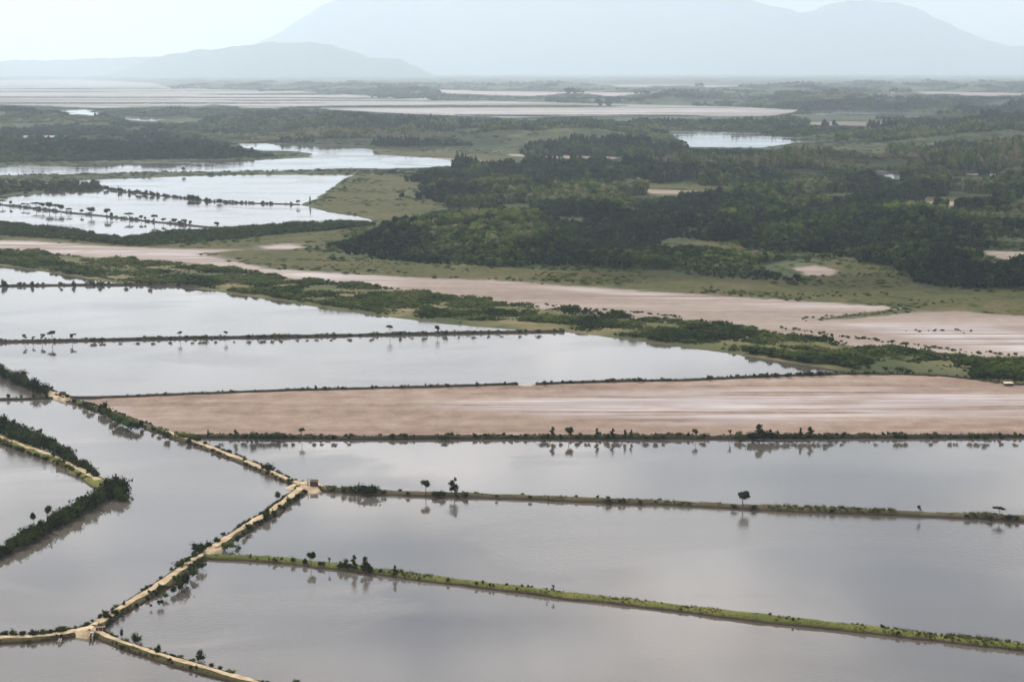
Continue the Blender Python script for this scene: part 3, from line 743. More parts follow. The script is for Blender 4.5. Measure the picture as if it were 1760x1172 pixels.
X, Y = X[ok], Y[ok]; n = len(X); H = np.interp(fbm(X, Y, 60, 3), [.3, .7], [3, 7])*rng.uniform(.7, 1.2, n)
scatter('mangrove_thicket', SB, np.column_stack([X, Y, np.full(n, .2)]), np.column_stack([H, H, H]), rng.uniform(0, 6.28, n), rng.integers(0, 4, n),
        rng.uniform(-.35, .1, n), 'low mangrove thicket along the near shore of the bright lakes')

# -- grass tufts on banks, low shrubs on the dark dikes
def tuft_mesh(seed):
    r = np.random.default_rng(seed); V = []; Fc = []; A = []
    for i in range(26):
        a = r.uniform(0, 6.28); q = r.uniform(0, .35); x, y = q*math.cos(a), q*math.sin(a)
        b = r.uniform(0, 6.28); w_ = r.uniform(.03, .07); h = r.uniform(.5, 1); lx, ly = r.normal(size=2)*.22
        k = len(V); V += [(x-w_*math.cos(b), y-w_*math.sin(b), -.1), (x+w_*math.cos(b), y+w_*math.sin(b), -.1), (x+lx, y+ly, h)]; Fc.append((k, k+1, k+2)); A.append(r.random())
    return fmesh('tuft', np.array(V), np.array(Fc), np.array(A), M_TUFT)
TU = [tuft_mesh(500+i) for i in range(4)]
TP, TS, TT_ = [], [], []
UP, US, UT = [], [], []
def along(key, dens, spread, rr):
    C, Nn, u, hh, wd = DK[key]; n = int(u[-1]*dens); i = rr.integers(0, len(C)-1, n); f = rr.random(n)[:, None]
    P = C[i]*(1-f)+C[i+1]*f; o = rr.uniform(-1, 1, n)*wd*.5*spread
    z = hh[i]*np.interp(np.abs(o)/wd, [0, .2, .36, .47], [1, .95, .62, .05])
    return P+Nn[i]*o[:, None], z, o, n
rr = np.random.default_rng(11)
for key, dens, h, ti in (('g', 5, .55, .05), ('r', 4, .6, 0), ('road', 3.5, .6, -.25), ('up', 3, .6, -.15), ('lb', 3, .6, -.2), ('br', 3, .6, -.05), ('v1', 4, .6, .35), ('m2', 2, .6, -.1), ('u1', 1, .7, -.2), ('m1b', 1, .6, -.1)):
    P, z, o, n = along(key, dens, .92, rr)
    keep = (fbm(P[:, 0], P[:, 1], 7, 2) > .36) & (np.abs(o) > {'road': 1.7, 'up': 1.3, 'lb': 1.6, 'br': 1.0, 'v1': 1.3}.get(key, 0))
    P, z = P[keep], z[keep]; n = len(P)
    TP.append(np.column_stack([P, z])); TS.append(rr.uniform(.5, 1.3, n)*h*np.interp(fbm(P[:, 0], P[:, 1], 16, 2), [.3, .7], [.4, 1.9])); TT_.append(rr.uniform(-.25, .25, n)+ti)
P = np.vstack(TP); S = np.concatenate(TS); n = len(P)
scatter('grass', TU, P, np.column_stack([S*1.3, S*1.3, S]), rng.uniform(0, 6.28, n), rng.integers(0, 4, n), np.concatenate(TT_), 'rough grass growing on the dike banks')
for key, dens, h in (('m2', .8, 1.1), ('m1a', .7, .8), ('m1b', .8, 1.0), ('u1', .9, .95), ('u2', .6, 1.6), ('r', .18, .9), ('spur', .5, .9), ('k1', .5, 1.8), ('k2', .5, 2.2), ('k3', .7, 2.2), ('v2', 1.2, 1.6), ('lb', 2.2, .85), ('br', 2.0, .75), ('road', 3.2, .95), ('up', 2.6, .95), ('g', .25, .8)):
    P, z, o, n = along(key, dens, .85, rr)
    keep = (fbm(P[:, 0], P[:, 1], 12, 2) > (.37 if key in ('road', 'up', 'lb', 'br') else .42)) & (np.abs(o) > {'road': 1.55, 'up': 1.4, 'lb': 1.6, 'br': 1.1}.get(key, 0))
    P, z = P[keep], z[keep]; n = len(P)
    UP.append(np.column_stack([P, z-.15])); US.append(rr.uniform(.5, 1.5, n)*h); UT.append(rr.uniform(-.3, .3, n))
P = np.vstack(UP); S = np.concatenate(US); n = len(P); print('undergrowth', n)
scatter('low_undergrowth', BUSHES, P, np.column_stack([S*1.2, S*1.2, S]), rng.uniform(0, 6.28, n), rng.integers(0, 6, n), np.concatenate(UT), 'low dark undergrowth lining the dikes')

# bunches of sedge on the mud beside the bank and on the grass belt
C = grid(-700, 700, 960, 1330, 6.5); X, Y = C.T
sg2 = sdf(X, Y, wg['belt']); smm = union(X, Y, list(wm.values()))
ok = (sg2 < -2) & (smm > 3) & (fbm(X, Y, 35, 3) > .55) & (union(X, Y, list(wl.values())) > 4)
X, Y = X[ok], Y[ok]; n = len(X); H = rng.uniform(.5, 1.6, n)
scatter('sedge_undergrowth', SB, np.column_stack([X, Y, np.full(n, .3)]), np.column_stack([H*1.8, H*1.8, H]), rng.uniform(0, 6.28, n), rng.integers(0, 4, n), rng.uniform(0, .6, n), 'low sedge clumps on the olive grass belt')
C = fan(1000, 4200, lambda y: .0055*y+1.5, .40); X, Y = C.T
sw_, sm_, sg_, sb_ = edges_fields(X, Y); ok_, hz_, op_ = mask_forest(X, Y)
ok = (sw_ > 3) & (sm_ > 5+(fbm(X, Y, 20, 2)-.5)*30) & (sb_ > 3) & (fbm(X*.6, Y*1.4, 42, 4)+rng.normal(size=len(X))*.03 > np.where(sg_ < -6, .52, .34))
X, Y, hz_ = X[ok], Y[ok], hz_[ok]; n = len(X); H = np.interp(fbm(X, Y, 50, 3), [.35, .65], [.5, 2.6])*rng.uniform(.5, 1.4, n); H = np.where(sg_[ok] < -25, H*.45, H); print('meadow shrubs', n)
WW = (.0055*Y+1.5)*rng.uniform(.35, .8, n)
scatter('meadow_undergrowth', SB, np.column_stack([X, Y, hz_+.2]), np.column_stack([WW, WW, H]), rng.uniform(0, 6.28, n), rng.integers(0, 4, n), rng.normal(size=n)*.3+.35, 'low bushes and sedge in the meadows and forest openings')
# scattered dark clumps on the mud strip's near side
LP = ats([(560,484),(700,500),(820,514),(900,521),(1000,531),(1100,538),(1200,549),(1300,560),(1400,572),(1500,585),(1640,603),(1760,612)])
Cq, Nq, uq = resample(LP, 2.2); keep = fbm(uq, uq*0, 16, 2) > .47; Cq = Cq[keep]+(rng.random((keep.sum(), 2))-.5)*[4, 8]; n = len(Cq); H = rng.uniform(.6, 1.9, n)
P2 = np.vstack([ats([(x, y) for x, y in zip(np.linspace(1385, 1575, 90), np.linspace(550, 533, 90))])+(rng.random((90, 2))-.5)*[5, 16], ats([(x, 570+rng.uniform(-3, 3)) for x in rng.uniform(1555, 1670, 14)])])
P3 = np.vstack([Cq, P2]); H = np.concatenate([H, rng.uniform(.5, 1.4, len(P2))]); n = len(P3)
scatter('saltmarsh_undergrowth', BUSHES, np.column_stack([P3, np.full(n, .1)]), np.column_stack([H*1.8, H*1.8, H]), rng.uniform(0, 6.28, n), rng.integers(0, 6, n), rng.uniform(0, .4, n), 'low dark marsh plants in lines on the pale mud strip')

# ------------------------------------------------------------------ single trees on the dikes
def ground_z(px, py): return 1.0
def mpp(py): return CH/(py-HOR)     # metres per photo pixel across, at the foot
def tree(px, py, hpx, kind, label, cat='tree', wide=1.0, group=None, z=.9):
    x, y, _ = at(px, py, z); h = hpx*mpp(py)
    cm, tm = random.choice(TREES[kind])
    e = bpy.data.objects.new('mangrove_tree', None); COL.objects.link(e); e.location = (x, y, z); e.rotation_euler[2] = random.uniform(0, 6.28)
    e.scale = (h*wide, h*wide, h); e.empty_display_size = .3
    tag(e, label, cat, group)
    obj('trunk', tm, e); obj('crown', cm, e); return e
STF = []
def mass(px, py, hpx, wide, z=.7):
    x, y, _ = at(px, py, z); h = hpx*mpp(py); STF.append((x, y, z-.1*h, h*wide, h*1.1))
def bush(px, py, hpx, wide=1.0, label=None, group=None, green=False, z=.7):
    x, y, _ = at(px, py, z); h = hpx*mpp(py)
    o = obj('mangrove_bush', random.choice(GBUSH if green else BUSHES)); o.location = (x, y, z-.1*h)
    o.scale = (h*wide, h*wide, h*1.1); o.rotation_euler[2] = random.uniform(0, 6.28)
    return tag(o, label, 'bush', group)
G1 = 'single trees on the olive dike'
tree(732, 849, 29, 'round', 'round green tree on a bare stem, left one of the pair on the olive dike', wide=.95, group=G1)
tree(781, 851, 29, 'tiered', 'dark tiered tree, right one of the pair on the olive dike', wide=1.05, group=G1)
tree(1277, 870, 30, 'round', 'isolated dark round tree standing alone on the right part of the olive dike', wide=1.15, group=G1)
tree(1580, 884, 17, 'sparse', 'thin sparse sapling between the isolated round tree and the umbrella tree', wide=.8, group=G1)
tree(1717, 888, 20, 'umbrella', 'small dark umbrella tree near the right end of the olive dike', wide=1.2, group=G1)
for px, hp, wd, lb in ((572, 9, 1.0, 'small bush nearest the central junction on the olive dike'), (590, 13, 1.1, 'bush second from the central junction on the olive dike'),
        (606, 17, .9, 'upright bush third from the central junction on the olive dike'), (617, 20, .6, 'narrow bush just left of the largest shrub on the olive dike'),
        (637, 21, 1.5, 'largest dark shrub on the olive dike near the central junction'), (659, 10, 1.0, 'small bush just right of the largest shrub on the olive dike'),
        (702, 8, 1.0, 'small low bush left of the round green tree'), (750, 10, 1.6, 'dark low bush between the paired trees'), (762, 12, 1.0, 'green-topped bush left of the tiered tree'),
        (800, 9, 1.3, 'low dark bush at the right foot of the tiered tree'), (854, 7, 1.0, 'small bush right of the paired trees'), (911, 9, .8, 'solitary stub bush in the middle of the olive dike'),
        (1044, 9, 1.6, 'low dark bush left of two on the bare middle of the olive dike'), (1066, 8, 1.4, 'low dark bush right of two on the bare middle of the olive dike'),
        (1100, 7, 1.0, 'tiny bush on the olive dike left of the isolated round tree'), (1262, 9, 1.6, 'dark bush at the left foot of the isolated round tree'),
        (1296, 8, 1.3, 'dark bush at the right foot of the isolated round tree'), (1430, 7, 1.0, 'tiny bush right of the isolated round tree'),
        (1662, 8, 1.2, 'low bush left of the umbrella tree'), (1700, 9, 1.3, 'dark bush at the left foot of the umbrella tree'), (1730, 10, 1.4, 'dark bush at the right foot of the umbrella tree'), (1748, 9, 1.2, 'bush at the right end of the olive dike')):
    py = np.interp(px, [p[0] for p in L['r']], [p[1] for p in L['r']])
    bush(px, py, hp, wd, lb, 'bushes on the olive dike')
# green dike
GY = lambda px: float(np.interp(px, [p[0] for p in L['g']], [p[1] for p in L['g']]))
tree(535, 970, 25, 'round', 'round topped dark tree at the left part of the green dike', wide=1.0, group='trees on the green dike')
tree(566, 973, 17, 'sparse', 'very thin sapling right of the round topped tree on the green dike', wide=.5, group='trees on the green dike')
tree(609, 978, 26, 'cone', 'narrow dark tree in the middle of the cluster on the green dike', wide=1.0, group='trees on the green dike')
tree(628, 981, 26, 'cone', 'pointed dark tree at the right of the cluster on the green dike', wide=1.5, group='trees on the green dike')
tree(679, 989, 19, 'cone', 'narrow post-like dark shrub right of the cluster on the green dike', wide=1.0, group='trees on the green dike')
tree(951, 1020, 17, 'sparse', 'thin leaning sapling, right of two on the middle of the green dike', wide=.5, group='trees on the green dike')
tree(941, 1020, 12, 'sparse', 'short pale sapling, left of two on the middle of the green dike', wide=.7, group='trees on the green dike')
for px, hp, wd, lb in ((473, 8, 1.2, 'low dark bush at the left start of the green dike'), (503, 12, 1.0, 'dark bush left of the round topped tree on the green dike'), (524, 10, 1.5, 'dark bush at the foot of the round topped tree'),
        (552, 9, 1.3, 'bush right of the round topped tree'), (582, 14, .9, 'bush at the left end of the cluster on the green dike'), (590, 18, .8, 'tall bush in the cluster on the green dike'), (600, 11, 1.2, 'low bush within the cluster on the green dike'),
        (637, 14, 1.3, 'bush at the right end of the cluster on the green dike'), (651, 9, 1.0, 'small bush between the cluster and the post-like shrub'), (770, 8, 1.3, 'small bush a third along the green dike'),
        (842, 8, .8, 'left of two tiny bushes before the middle of the green dike'), (848, 8, .8, 'right of two tiny bushes before the middle of the green dike'), (888, 6, 1.0, 'tiny bush left of the two saplings')):
    bush(px, GY(px)-1, hp, wd, lb, 'bushes on the green dike')
# dark straight dike under the brown pan
GM = 'trees on the dark straight dike'
for px, hp, k, wd, lb in ((358, 16, 'cone', .8, 'thin dark tree at the left start of the dark straight dike'), (405, 17, 'cone', 1.2, 'dark upright tree second from the left on the dark straight dike'),
        (519, 21, 'umbrella', .7, 'small flat crowned tree on a bare stem left part of the dark straight dike'),
        (950, 22, 'cone', 1.1, 'pointed green tree, leftmost of the spaced row on the dark straight dike'), (978, 23, 'round', 1.0, 'dark round headed tree, second of the spaced row on the dark straight dike'),
        (1026, 19, 'cone', 1.1, 'third tree of the spaced row on the dark straight dike'), (1053, 19, 'cone', 1.2, 'fourth tree of the spaced row on the dark straight dike'),
        (1074, 17, 'cone', .9, 'fifth tree of the spaced row on the dark straight dike'), (1085, 17, 'cone', .8, 'sixth, last tree of the spaced row on the dark straight dike'),
        (1195, 20, 'round', .9, 'lone dark tree between the spaced row and the large thicket'), (1254, 18, 'sparse', .6, 'thin stem just left of the large thicket'),
        (1305, 26, 'cone', 2.0, 'tallest green tree of the large thicket on the dark straight dike'), (1376, 20, 'cone', .9, 'dark pointed tree just right of the large thicket'), (1392, 22, 'cone', 1.3, 'taller dark pointed tree right of the large thicket')):
    tree(px, 754, hp, k, lb, wide=wd, group=GM, z=1.0)
m2b = [(380,8),(418,10),(432,14),(446,9),(456,12),(468,9),(478,11),(490,8),(503,8),(540,8),(553,7),(575,9),(600,7),(765,7),(930,8),(938,9),(965,8),(992,8),(1010,9),(1040,10),(1062,9),(1108,8),(1128,10),(1140,7),(1205,8),
       (1275,12),(1288,14),(1297,15),(1316,17),(1327,16),(1338,14),(1349,13),(1366,9),(1384,12),(1404,12),(1417,12),(1430,8),(1447,7),(1505,7),(1540,10),(1548,9),(1558,9),(1600,7),(1634,9),(1643,8),(1668,9),(1680,10),(1692,10),(1722,7),(1745,8)]
ORD = ['first','second','third','fourth','fifth','sixth','seventh','eighth','ninth','tenth','eleventh','twelfth','thirteenth','fourteenth','fifteenth','sixteenth','seventeenth','eighteenth','nineteenth','twentieth']
def size(hp): return 'tiny' if hp < 8 else 'small' if hp < 10 else 'middling' if hp < 14 else 'large'
def m2lab(i, px, hp):
    zones = [(0, 515, 'before the flat crowned tree'), (515, 925, 'between flat crowned tree and spaced row'), (925, 1190, 'among the spaced row of trees'), (1190, 1360, 'in the large thicket'), (1360, 1480, 'right of the large thicket'), (1480, 1900, 'near the right edge')]
    for a, b, t in zones:
        if a <= px < b:
            j = [q for q, _ in m2b if a <= q < b].index(px)
            return f'{size(hp)} dark bush, {ORD[j]} from the left {t}'
for i, (px, hp) in enumerate(m2b):
    bush(px, 754, hp*1.15, random.uniform(.9, 1.6), m2lab(i, px, hp), 'bushes on the dark straight dike', z=.9)
# upper dikes
GU = 'trees on the long dark dike between the pale ponds'
UY = lambda px: float(np.interp(px, [p[0] for p in L['u1']], [p[1] for p in L['u1']]))
for px, hp, k, wd, lb in ((43, 15, 'sparse', 1.0, 'sparse grey tree, first from the left edge on the long dark dike'), (57, 11, 'sparse', .9, 'short sparse tree, second from the left edge on the long dark dike'),
        (73, 15, 'sparse', 1.1, 'arching sparse tree, third from the left edge on the long dark dike'), (90, 21, 'umbrella', 1.0, 'tallest leaning tree of the left group on the long dark dike'),
        (124, 15, 'sparse', 1.2, 'boxy sparse tree right of the left group on the long dark dike'), (310, 15, 'umbrella', .8, 'small flat topped tree, left of two on the long dark dike'), (388, 14, 'umbrella', .8, 'small flat topped tree, right of two on the long dark dike'),
        (670, 20, 'umbrella', .7, 'thin stemmed tree standing out of the long dark dike'), (752, 18, 'round', .8, 'round tree near the right end of the long dark dike')):
    tree(px, UY(px)+1, hp, k, lb, wide=wd, group=GU)
u1b = [160,178,205,235,262,290,330,345,352,372,405,430,452,470,482,510,528,541,572,600,640,690,712,735,765,790,812,840,865,895,925]
for i, px in enumerate(u1b):
    o_ = ORD[i] if i < 20 else ORD[i-20]; ref = 'left group of sparse trees' if i < 20 else 'round tree' 
    side = f'{o_} bush right of {ref}' if i < 20 else f'{ORD[len(u1b)-1-i]} bush from the right end'
    bush(px+random.uniform(-3, 3), UY(px)+1, random.uniform(5, 9), random.uniform(1.0, 1.7), f'dark {side} on the long dike', 'bushes on the long dark dike')
MY = lambda px: float(np.interp(px, [p[0] for p in L['m1a']+L['m1b']], [p[1] for p in L['m1a']+L['m1b']]))
for i, (px, hp) in enumerate([(543,11),(560,8),(594,7),(640,8),(690,8),(740,7),(772,7),(820,9),(835,6),(868,8),(880,7)]):
    mass(px, MY(px), hp, random.uniform(.6, 1.2))
for i, (px, hp) in enumerate([(936,8),(1000,6),(1052,7),(1098,9),(1150,7),(1220,9),(1317,9),(1335,9),(1352,8),(1380,9),(1392,10),(1410,11),(1425,8),(1470,9),(1490,8)]):
    mass(px, MY(px), hp, random.uniform(1, 1.8))
for i, px in enumerate([8, 55, 105, 128, 172, 218, 258]):
    k_ = tree if px in (8, 172) else bush
    bush(px, 491, random.uniform(8, 13), random.uniform(.8, 1.5), f'dark bush on the short upper left dike, {ORD[i]} from the left edge', 'bushes on the short upper left dike')
# far tree line k1, k2
KY = lambda k, px: float(np.interp(px, [p[0] for p in L[k]], [p[1] for p in L[k]]))
k1t = [(4,10),(18,9),(40,8),(48,8),(62,12),(73,13),(85,15),(96,13),(105,13),(118,9),(140,9),(157,14),(184,15),(192,9),(222,12),(243,10),(250,8),(265,13),(281,9),(300,10),(309,7),(317,11),(327,9),(373,12)]
for i, (px, hp) in enumerate(k1t):
    nm = f'dark far tree, {ORD[i]} from the left edge in the row on the lake dike' if i < 20 else f'dark far tree, {ORD[len(k1t)-1-i]} from the right end of the row on the lake dike'
    tree(px, KY('k1', px)+.5, hp*1.1, random.choice(['round', 'round', 'umbrella']), nm, wide=random.uniform(1.1, 1.6), group='far row of trees on the lake dike', z=.8)
k2t = [(168,10),(182,9),(205,10),(222,8),(236,9),(243,8),(252,9),(262,9),(272,8),(285,7),(330,12),(343,9),(356,8),(378,10)]
for i, (px, hp) in enumerate(k2t):
    bush(px, KY('k2', px)+.5, hp, random.uniform(1, 1.5), f'dark far bush, {ORD[i]} from the left in the dotted row between two lakes', 'dotted row of bushes between two lakes')
tree(512, 353, 10, 'round', 'dark small tree at the left foot of the slanting lake shore', wide=1.3); tree(533, 352, 15, 'cone', 'narrow tree at the water on the slanting lake shore', wide=.6)
tree(316, 298, 12, 'round', 'far round tree on the broad dike below the winding lake', wide=1.2); tree(133, 283, 12, 'round', 'far dark tree on the near shore of the far left forest', wide=1.1)

# main dike with the track
def brow(items, grp, where):
    for px, py, hp, wd, green, lb in items: bush(px, py, hp, wd, lb, grp, green)
GT = 'bushes beside the main dirt track'
brow([(182,1063,20,.9,False,'large dark bush on the left verge just above the lower left junction'), (196,1056,13,1.2,False,'brown low bush on the left verge second above the lower left junction'),
 (213,1041,12,.7,False,'small upright bush on the left verge of the main track'), (252,1012,9,1.0,False,'tiny bush on the left verge of the main track'), (310,974,15,1.3,False,'dark bush on the left verge below the bend pad'),
 (322,966,13,1.3,False,'dark bush on the left verge beside the green dike start'), (334,957,14,1.2,False,'dark bush on the left verge, lower of the pair opposite the green dike'), (343,948,23,1.0,False,'tallest dark green bush on the left verge opposite the green dike'),
 (358,940,14,1.2,False,'dark bush on the left verge just above the tallest one'), (370,931,12,1.3,False,'low bush on the left verge above the bend pad'), (384,921,9,1.5,False,'low dark bush on the upper left verge'),
 (275,1012,12,.9,False,'brown clump crossing the main track in its lower third'), (256,1020,9,.8,False,'small clump at the middle of the lower track'),
 (318,1003,26,1.1,False,'large dark clump on the right bank leaning over the water'), (309,1010,22,1.0,False,'dark clump at the waterline of the right bank'), (333,990,18,1.2,False,'dark bush on the right bank above the large clump'),
 (345,976,20,.9,False,'narrow dark bush on the right bank below the green dike'), (298,1017,14,1.2,False,'green brown bush on the right bank left of the large clump'), (284,1026,10,1.2,True,'low green bush on the right bank'),
 (388,941,12,1.3,True,'left rounded green bush at the start of the green dike'), (399,941,15,1.0,True,'right rounded green bush at the start of the green dike'), (412,944,8,.9,False,'tiny round dark bush at the water by the green dike'),
 (407,930,15,1.0,False,'dark bush on the right bank above the green dike'), (418,918,11,1.1,False,'small dark bush on the right bank, second above the green dike'), (427,909,14,.8,False,'narrow dark bush on the right bank of the upper track'),
 (459,890,20,1.1,False,'dark clump straddling the upper track'), (470,884,12,1.2,False,'low dark clump on the right bank of the upper track'), (481,874,10,1.4,False,'low bush on the right bank, nearer the central junction'),
 (496,863,12,1.2,False,'dark bush on the right bank just below the central junction'), (511,855,10,1.2,False,'dark bush on the right bank at the central junction'), (479,855,15,.7,False,'small round tree-like bush on the left verge near the central junction'),
 (275,1038,13,.9,False,'lone round bush standing in the water right of the lower track'), (259,1042,6,.8,False,'tiny bush in the water left of the lone round one')], GT, '')
GUP = 'bushes along the upper left track dike'
upb = [(499,828,9,1.4),(463,808,17,1.2),(452,806,9,1.3),(423,792,10,.9),(395,778,8,1.2),(352,764,9,1.0),(340,758,12,1.4),(325,760,9,1.6),(288,752,16,1.0),(274,744,10,.9),(262,739,9,1.0),(243,733,15,.7),(232,737,19,1.2),(220,734,21,1.2),(208,728,22,1.2),(196,720,16,1.3),(184,712,18,1.1),(176,708,20,1.1),(160,704,12,1.4),(146,698,12,1.3),(128,692,8,1.3),(116,684,10,1.0)]
for i, (px, py, hp, wd) in enumerate(upb):
    bush(px, py, hp, wd, f'{size(hp)} bush, {ORD[i]} up from the central junction on the upper track' if i < 20 else f'bush just right of the small red shed, {ORD[i-20]} of two', GUP, 12 < i < 15)
for i in range(22):
    t = i/21; px = 80-92*t+random.uniform(-2, 2); py = float(np.interp(px, [-70,0,26,62,84], [608,638,652,668,674]))+random.uniform(-1, 4)
    mass(px, py+2, random.uniform(15, 27), random.uniform(.9, 1.2))
for i in range(4):
    bush(80-22*i, 683, random.uniform(6, 9), 1.2, f'tiny round bush on the short left dike, {ORD[i]} from the bare pink earth', 'bushes on the short left dike')
tree(84, 676, 11, 'round', 'tiny dark bushy tree beside the bare pink earth', wide=1.0)
# V dike
VY1 = lambda px: float(np.interp(px, [p[0] for p in L['v1']], [p[1] for p in L['v1']])); VY2 = lambda px: float(np.interp(px, [p[0] for p in L['v2'][::-1]], [p[1] for p in L['v2'][::-1]]))
for i in range(46):
    px = -20+185*i/45+random.uniform(-2, 2)
    mass(px, VY1(px)-float(np.interp(px, [0, 60, 120, 170], [17, 13, 10, 8]))+random.uniform(-2, 3), float(np.interp(px, [0, 60, 110, 130, 170], [32, 30, 27, 19, 18]))*random.uniform(.8, 1.1), random.uniform(.8, 1.05))
for i in range(24):
    px = -10+165*i/23+random.uniform(-3, 3)
    mass(px, VY1(px)+7, random.uniform(5, 10), random.uniform(1.1, 1.8), .3)
for i in range(64):
    px = -20+190*i/63+random.uniform(-2, 2)
    bush(px, VY2(px)+random.uniform(-4, 6), float(np.interp(px, [-20, 15, 30, 200], [16, 20, 26, 29]))*random.uniform(.75, 1.1), random.uniform(.8, 1.05),
         f'dark mangrove bush in the {["lowest", "lower", "lower middle", "upper middle", "upper", "top"][min(5, i//11)]} stretch of the hedge on the V dike', 'mangrove hedge along the lower arm of the V dike', z=.3)
TIP = ['tallest middle', 'tall right', 'tall left', 'lower right', 'front middle', 'front right', 'leftmost', 'outermost right']
for i, (dx, dy, h) in enumerate([(0, 0, 36), (10, -4, 34), (-10, -2, 34), (16, 4, 28), (-4, 6, 30), (6, 8, 28), (-16, 4, 28), (18, 10, 22)]):
    bush(196+dx, 848+dy, h, .95, f'{TIP[i]} mangrove bush in the rounded clump at the tip of the V dike', 'rounded clump at the tip of the V dike', z=.3)
tree(58, 904, 27, 'round', 'small round mangrove tree in the V pond, left of two', wide=.75, z=-.1); tree(82, 893, 27, 'round', 'small round mangrove tree in the V pond, right of two', wide=.95, z=-.1)
for i in range(150):
    t = random.random(); mass(-20+190*t, 318+random.uniform(-4, 20)*(1-.6*t), random.uniform(5, 11), random.uniform(1, 1.6), .4)
A_ = np.array(STF); n = len(A_)
scatter('mangrove_thicket', BUSHES, A_[:, :3], A_[:, [3, 3, 4]], rng.uniform(0, 6.28, n), rng.integers(0, 6, n), rng.uniform(-.2, .1, n), 'close mangrove belts along the upper arm of the V dike and above the red shed')
# bottom-left dikes
for i, (px, py, hp, wd) in enumerate([(6,1092,11,1.6),(22,1092,14,1.4),(38,1092,12,1.6),(52,1091,14,1.5),(62,1091,10,1.3),(76,1090,11,1.6),(88,1089,10,1.3),(100,1087,15,1.3),(112,1085,12,1.2),(130,1081,7,1.6),(146,1077,7,1.6)]):
    bush(px, py, hp, wd, f'{size(hp)} dark bush on the far verge of the lower left track, {ORD[10-i]} from junction', 'bushes on the lower left track')
for px, py, hp, wd, lb in ((209,1092,17,.5,'thin grey bush in the water just right of the lower left junction'), (232,1101,20,1.0,'round dark bush right of the lower left junction'), (272,1124,19,.9,'upright bush on the footpath dike, between two round bushes'),
        (349,1134,20,.95,'dark round bush in the water above the footpath dike'), (258,1120,9,1.0,'small green bush left of the upright one on the footpath dike'), (310,1130,8,1.5,'low green bush on the footpath dike'), (330,1137,9,1.4,'low green bush, right of centre on the footpath dike'),
        (363,1146,11,.8,'small pointed bush on the footpath dike'), (378,1150,9,1.2,'low bush near the bottom of the footpath dike'), (397,1158,11,1.5,'green mound bush near the bottom edge'), (216,1103,8,1.5,'low green bush at the start of the footpath dike'), (508,1176,12,1.1,'round bush cut by the bottom edge')):
    bush(px, py, hp, wd, lb, 'bushes on the footpath dike', 'green' in lb, z=.4)
bush(318, 752, 12, 2.0, 'bright green mound where the dark straight dike meets the track', 'green mounds by the track', True); bush(334, 754, 10, 2.0, 'second bright green mound on the dark straight dike beside the track', 'green mounds by the track', True)

# ------------------------------------------------------------------ small built things
def box(x0, x1, y0, y1, z0, z1):
    V = [(x, y, z) for z in (z0, z1) for y in (y0, y1) for x in (x0, x1)]
    return V, [(0, 2, 3, 1), (4, 5, 7, 6), (0, 1, 5, 4), (1, 3, 7, 5), (3, 2, 6, 7), (2, 0, 4, 6)]
def part(name, boxes, m, root):
    V, Fc = joinp([box(*b) for b in boxes]); me = mesh(name, V, Fc, m)
    o = obj(name, me, root); bv = o.modifiers.new('edge', 'BEVEL'); bv.width = .02; bv.segments = 1; return o
def root(name, px, py, z, rz, label, cat, group=None):
    e = bpy.data.objects.new(name, None); COL.objects.link(e); e.location = at(px, py, z); e.rotation_euler[2] = rz
    return tag(e, label, cat, group)
# sluice at the lower left junction: brick head wall, concrete coping, timber gate, posts
s = root('sluice_gate', 173, 1088, .2, .15, 'dark red brick sluice with pale coping beside the lower left dike junction', 'sluice')
part('wall', [(-1.0, 1.0, -.15, .15, -.6, 1.75), (-1.2, -1.0, -.15, 1.5, -.6, 1.75), (1.0, 1.2, -.15, 1.5, -.6, 1.75)], M_BRICK, s)
part('coping', [(-1.25, 1.25, -.22, .22, 1.753, 1.87)], M_CONC, s)
part('gate', [(-.45, .45, -.24, -.16, -.6, 1.2)], M_TIMBER, s)
part('post', [(-.62, -.48, -.32, -.18, -.6, 2.3)], M_CONC, s); part('post', [(.48, .62, -.32, -.18, -.6, 2.3)], M_CONC, s)
part('crossbar', [(-.7, .7, -.31, -.19, 2.303, 2.42)], M_TIMBER, s)
s = root('sluice_gate', 158, 1090, .9, .1, 'pale concrete channel wall crossing the lower left dike', 'sluice')
part('wall', [(-.5, -.3, -2.6, 2.2, -.9, .5)], M_CONC, s); part('wall', [(.3, .5, -2.6, 2.2, -.9, .48)], M_CONC, s); part('deck', [(-.5, .5, -.5, .5, .52, .64)], M_CONC, s)
s = root('pump_shed', 540, 836, 1.0, -.2, 'dark brown pump shed with bare posts at the central dike junction', 'shed')
part('wall', [(-1.2, 1.2, -.9, -.8, 0, 1.9), (-1.2, 1.2, .8, .9, 0, 1.9), (-1.2, -1.1, -.797, .797, 0, 1.9), (1.1, 1.2, -.797, .797, 0, 1.9)], M_BRICK, s)
V, Fc = [(-1.4, -1.1, 1.9), (1.4, -1.1, 1.9), (1.4, 1.1, 2.3), (-1.4, 1.1, 2.3), (-1.4, -1.1, 2.0), (1.4, -1.1, 2.0), (1.4, 1.1, 2.4), (-1.4, 1.1, 2.4)], [(0, 3, 2, 1), (4, 5, 6, 7), (0, 1, 5, 4), (1, 2, 6, 5), (2, 3, 7, 6), (3, 0, 4, 7)]
obj('roof', mesh('roof', V, Fc, M_TIMBER), s); part('door', [(-.4, .4, -.94, -.903, .02, 1.6)], M_TIMBER, s)
for q in ((-2.2, -.3), (-2.6, .5), (-1.8, .9)): part('post', [(q[0]-.07, q[0]+.07, q[1]-.07, q[1]+.07, -.3, 2.9)], M_TIMBER, s)
part('base', [(-1.6, 1.9, -1.7, -.95, -.6, .25)], M_CONC, s)
s = root('pump_shed', 108, 679, 1.0, .1, 'small dark red shed beside the bare pink earth at the left', 'shed')
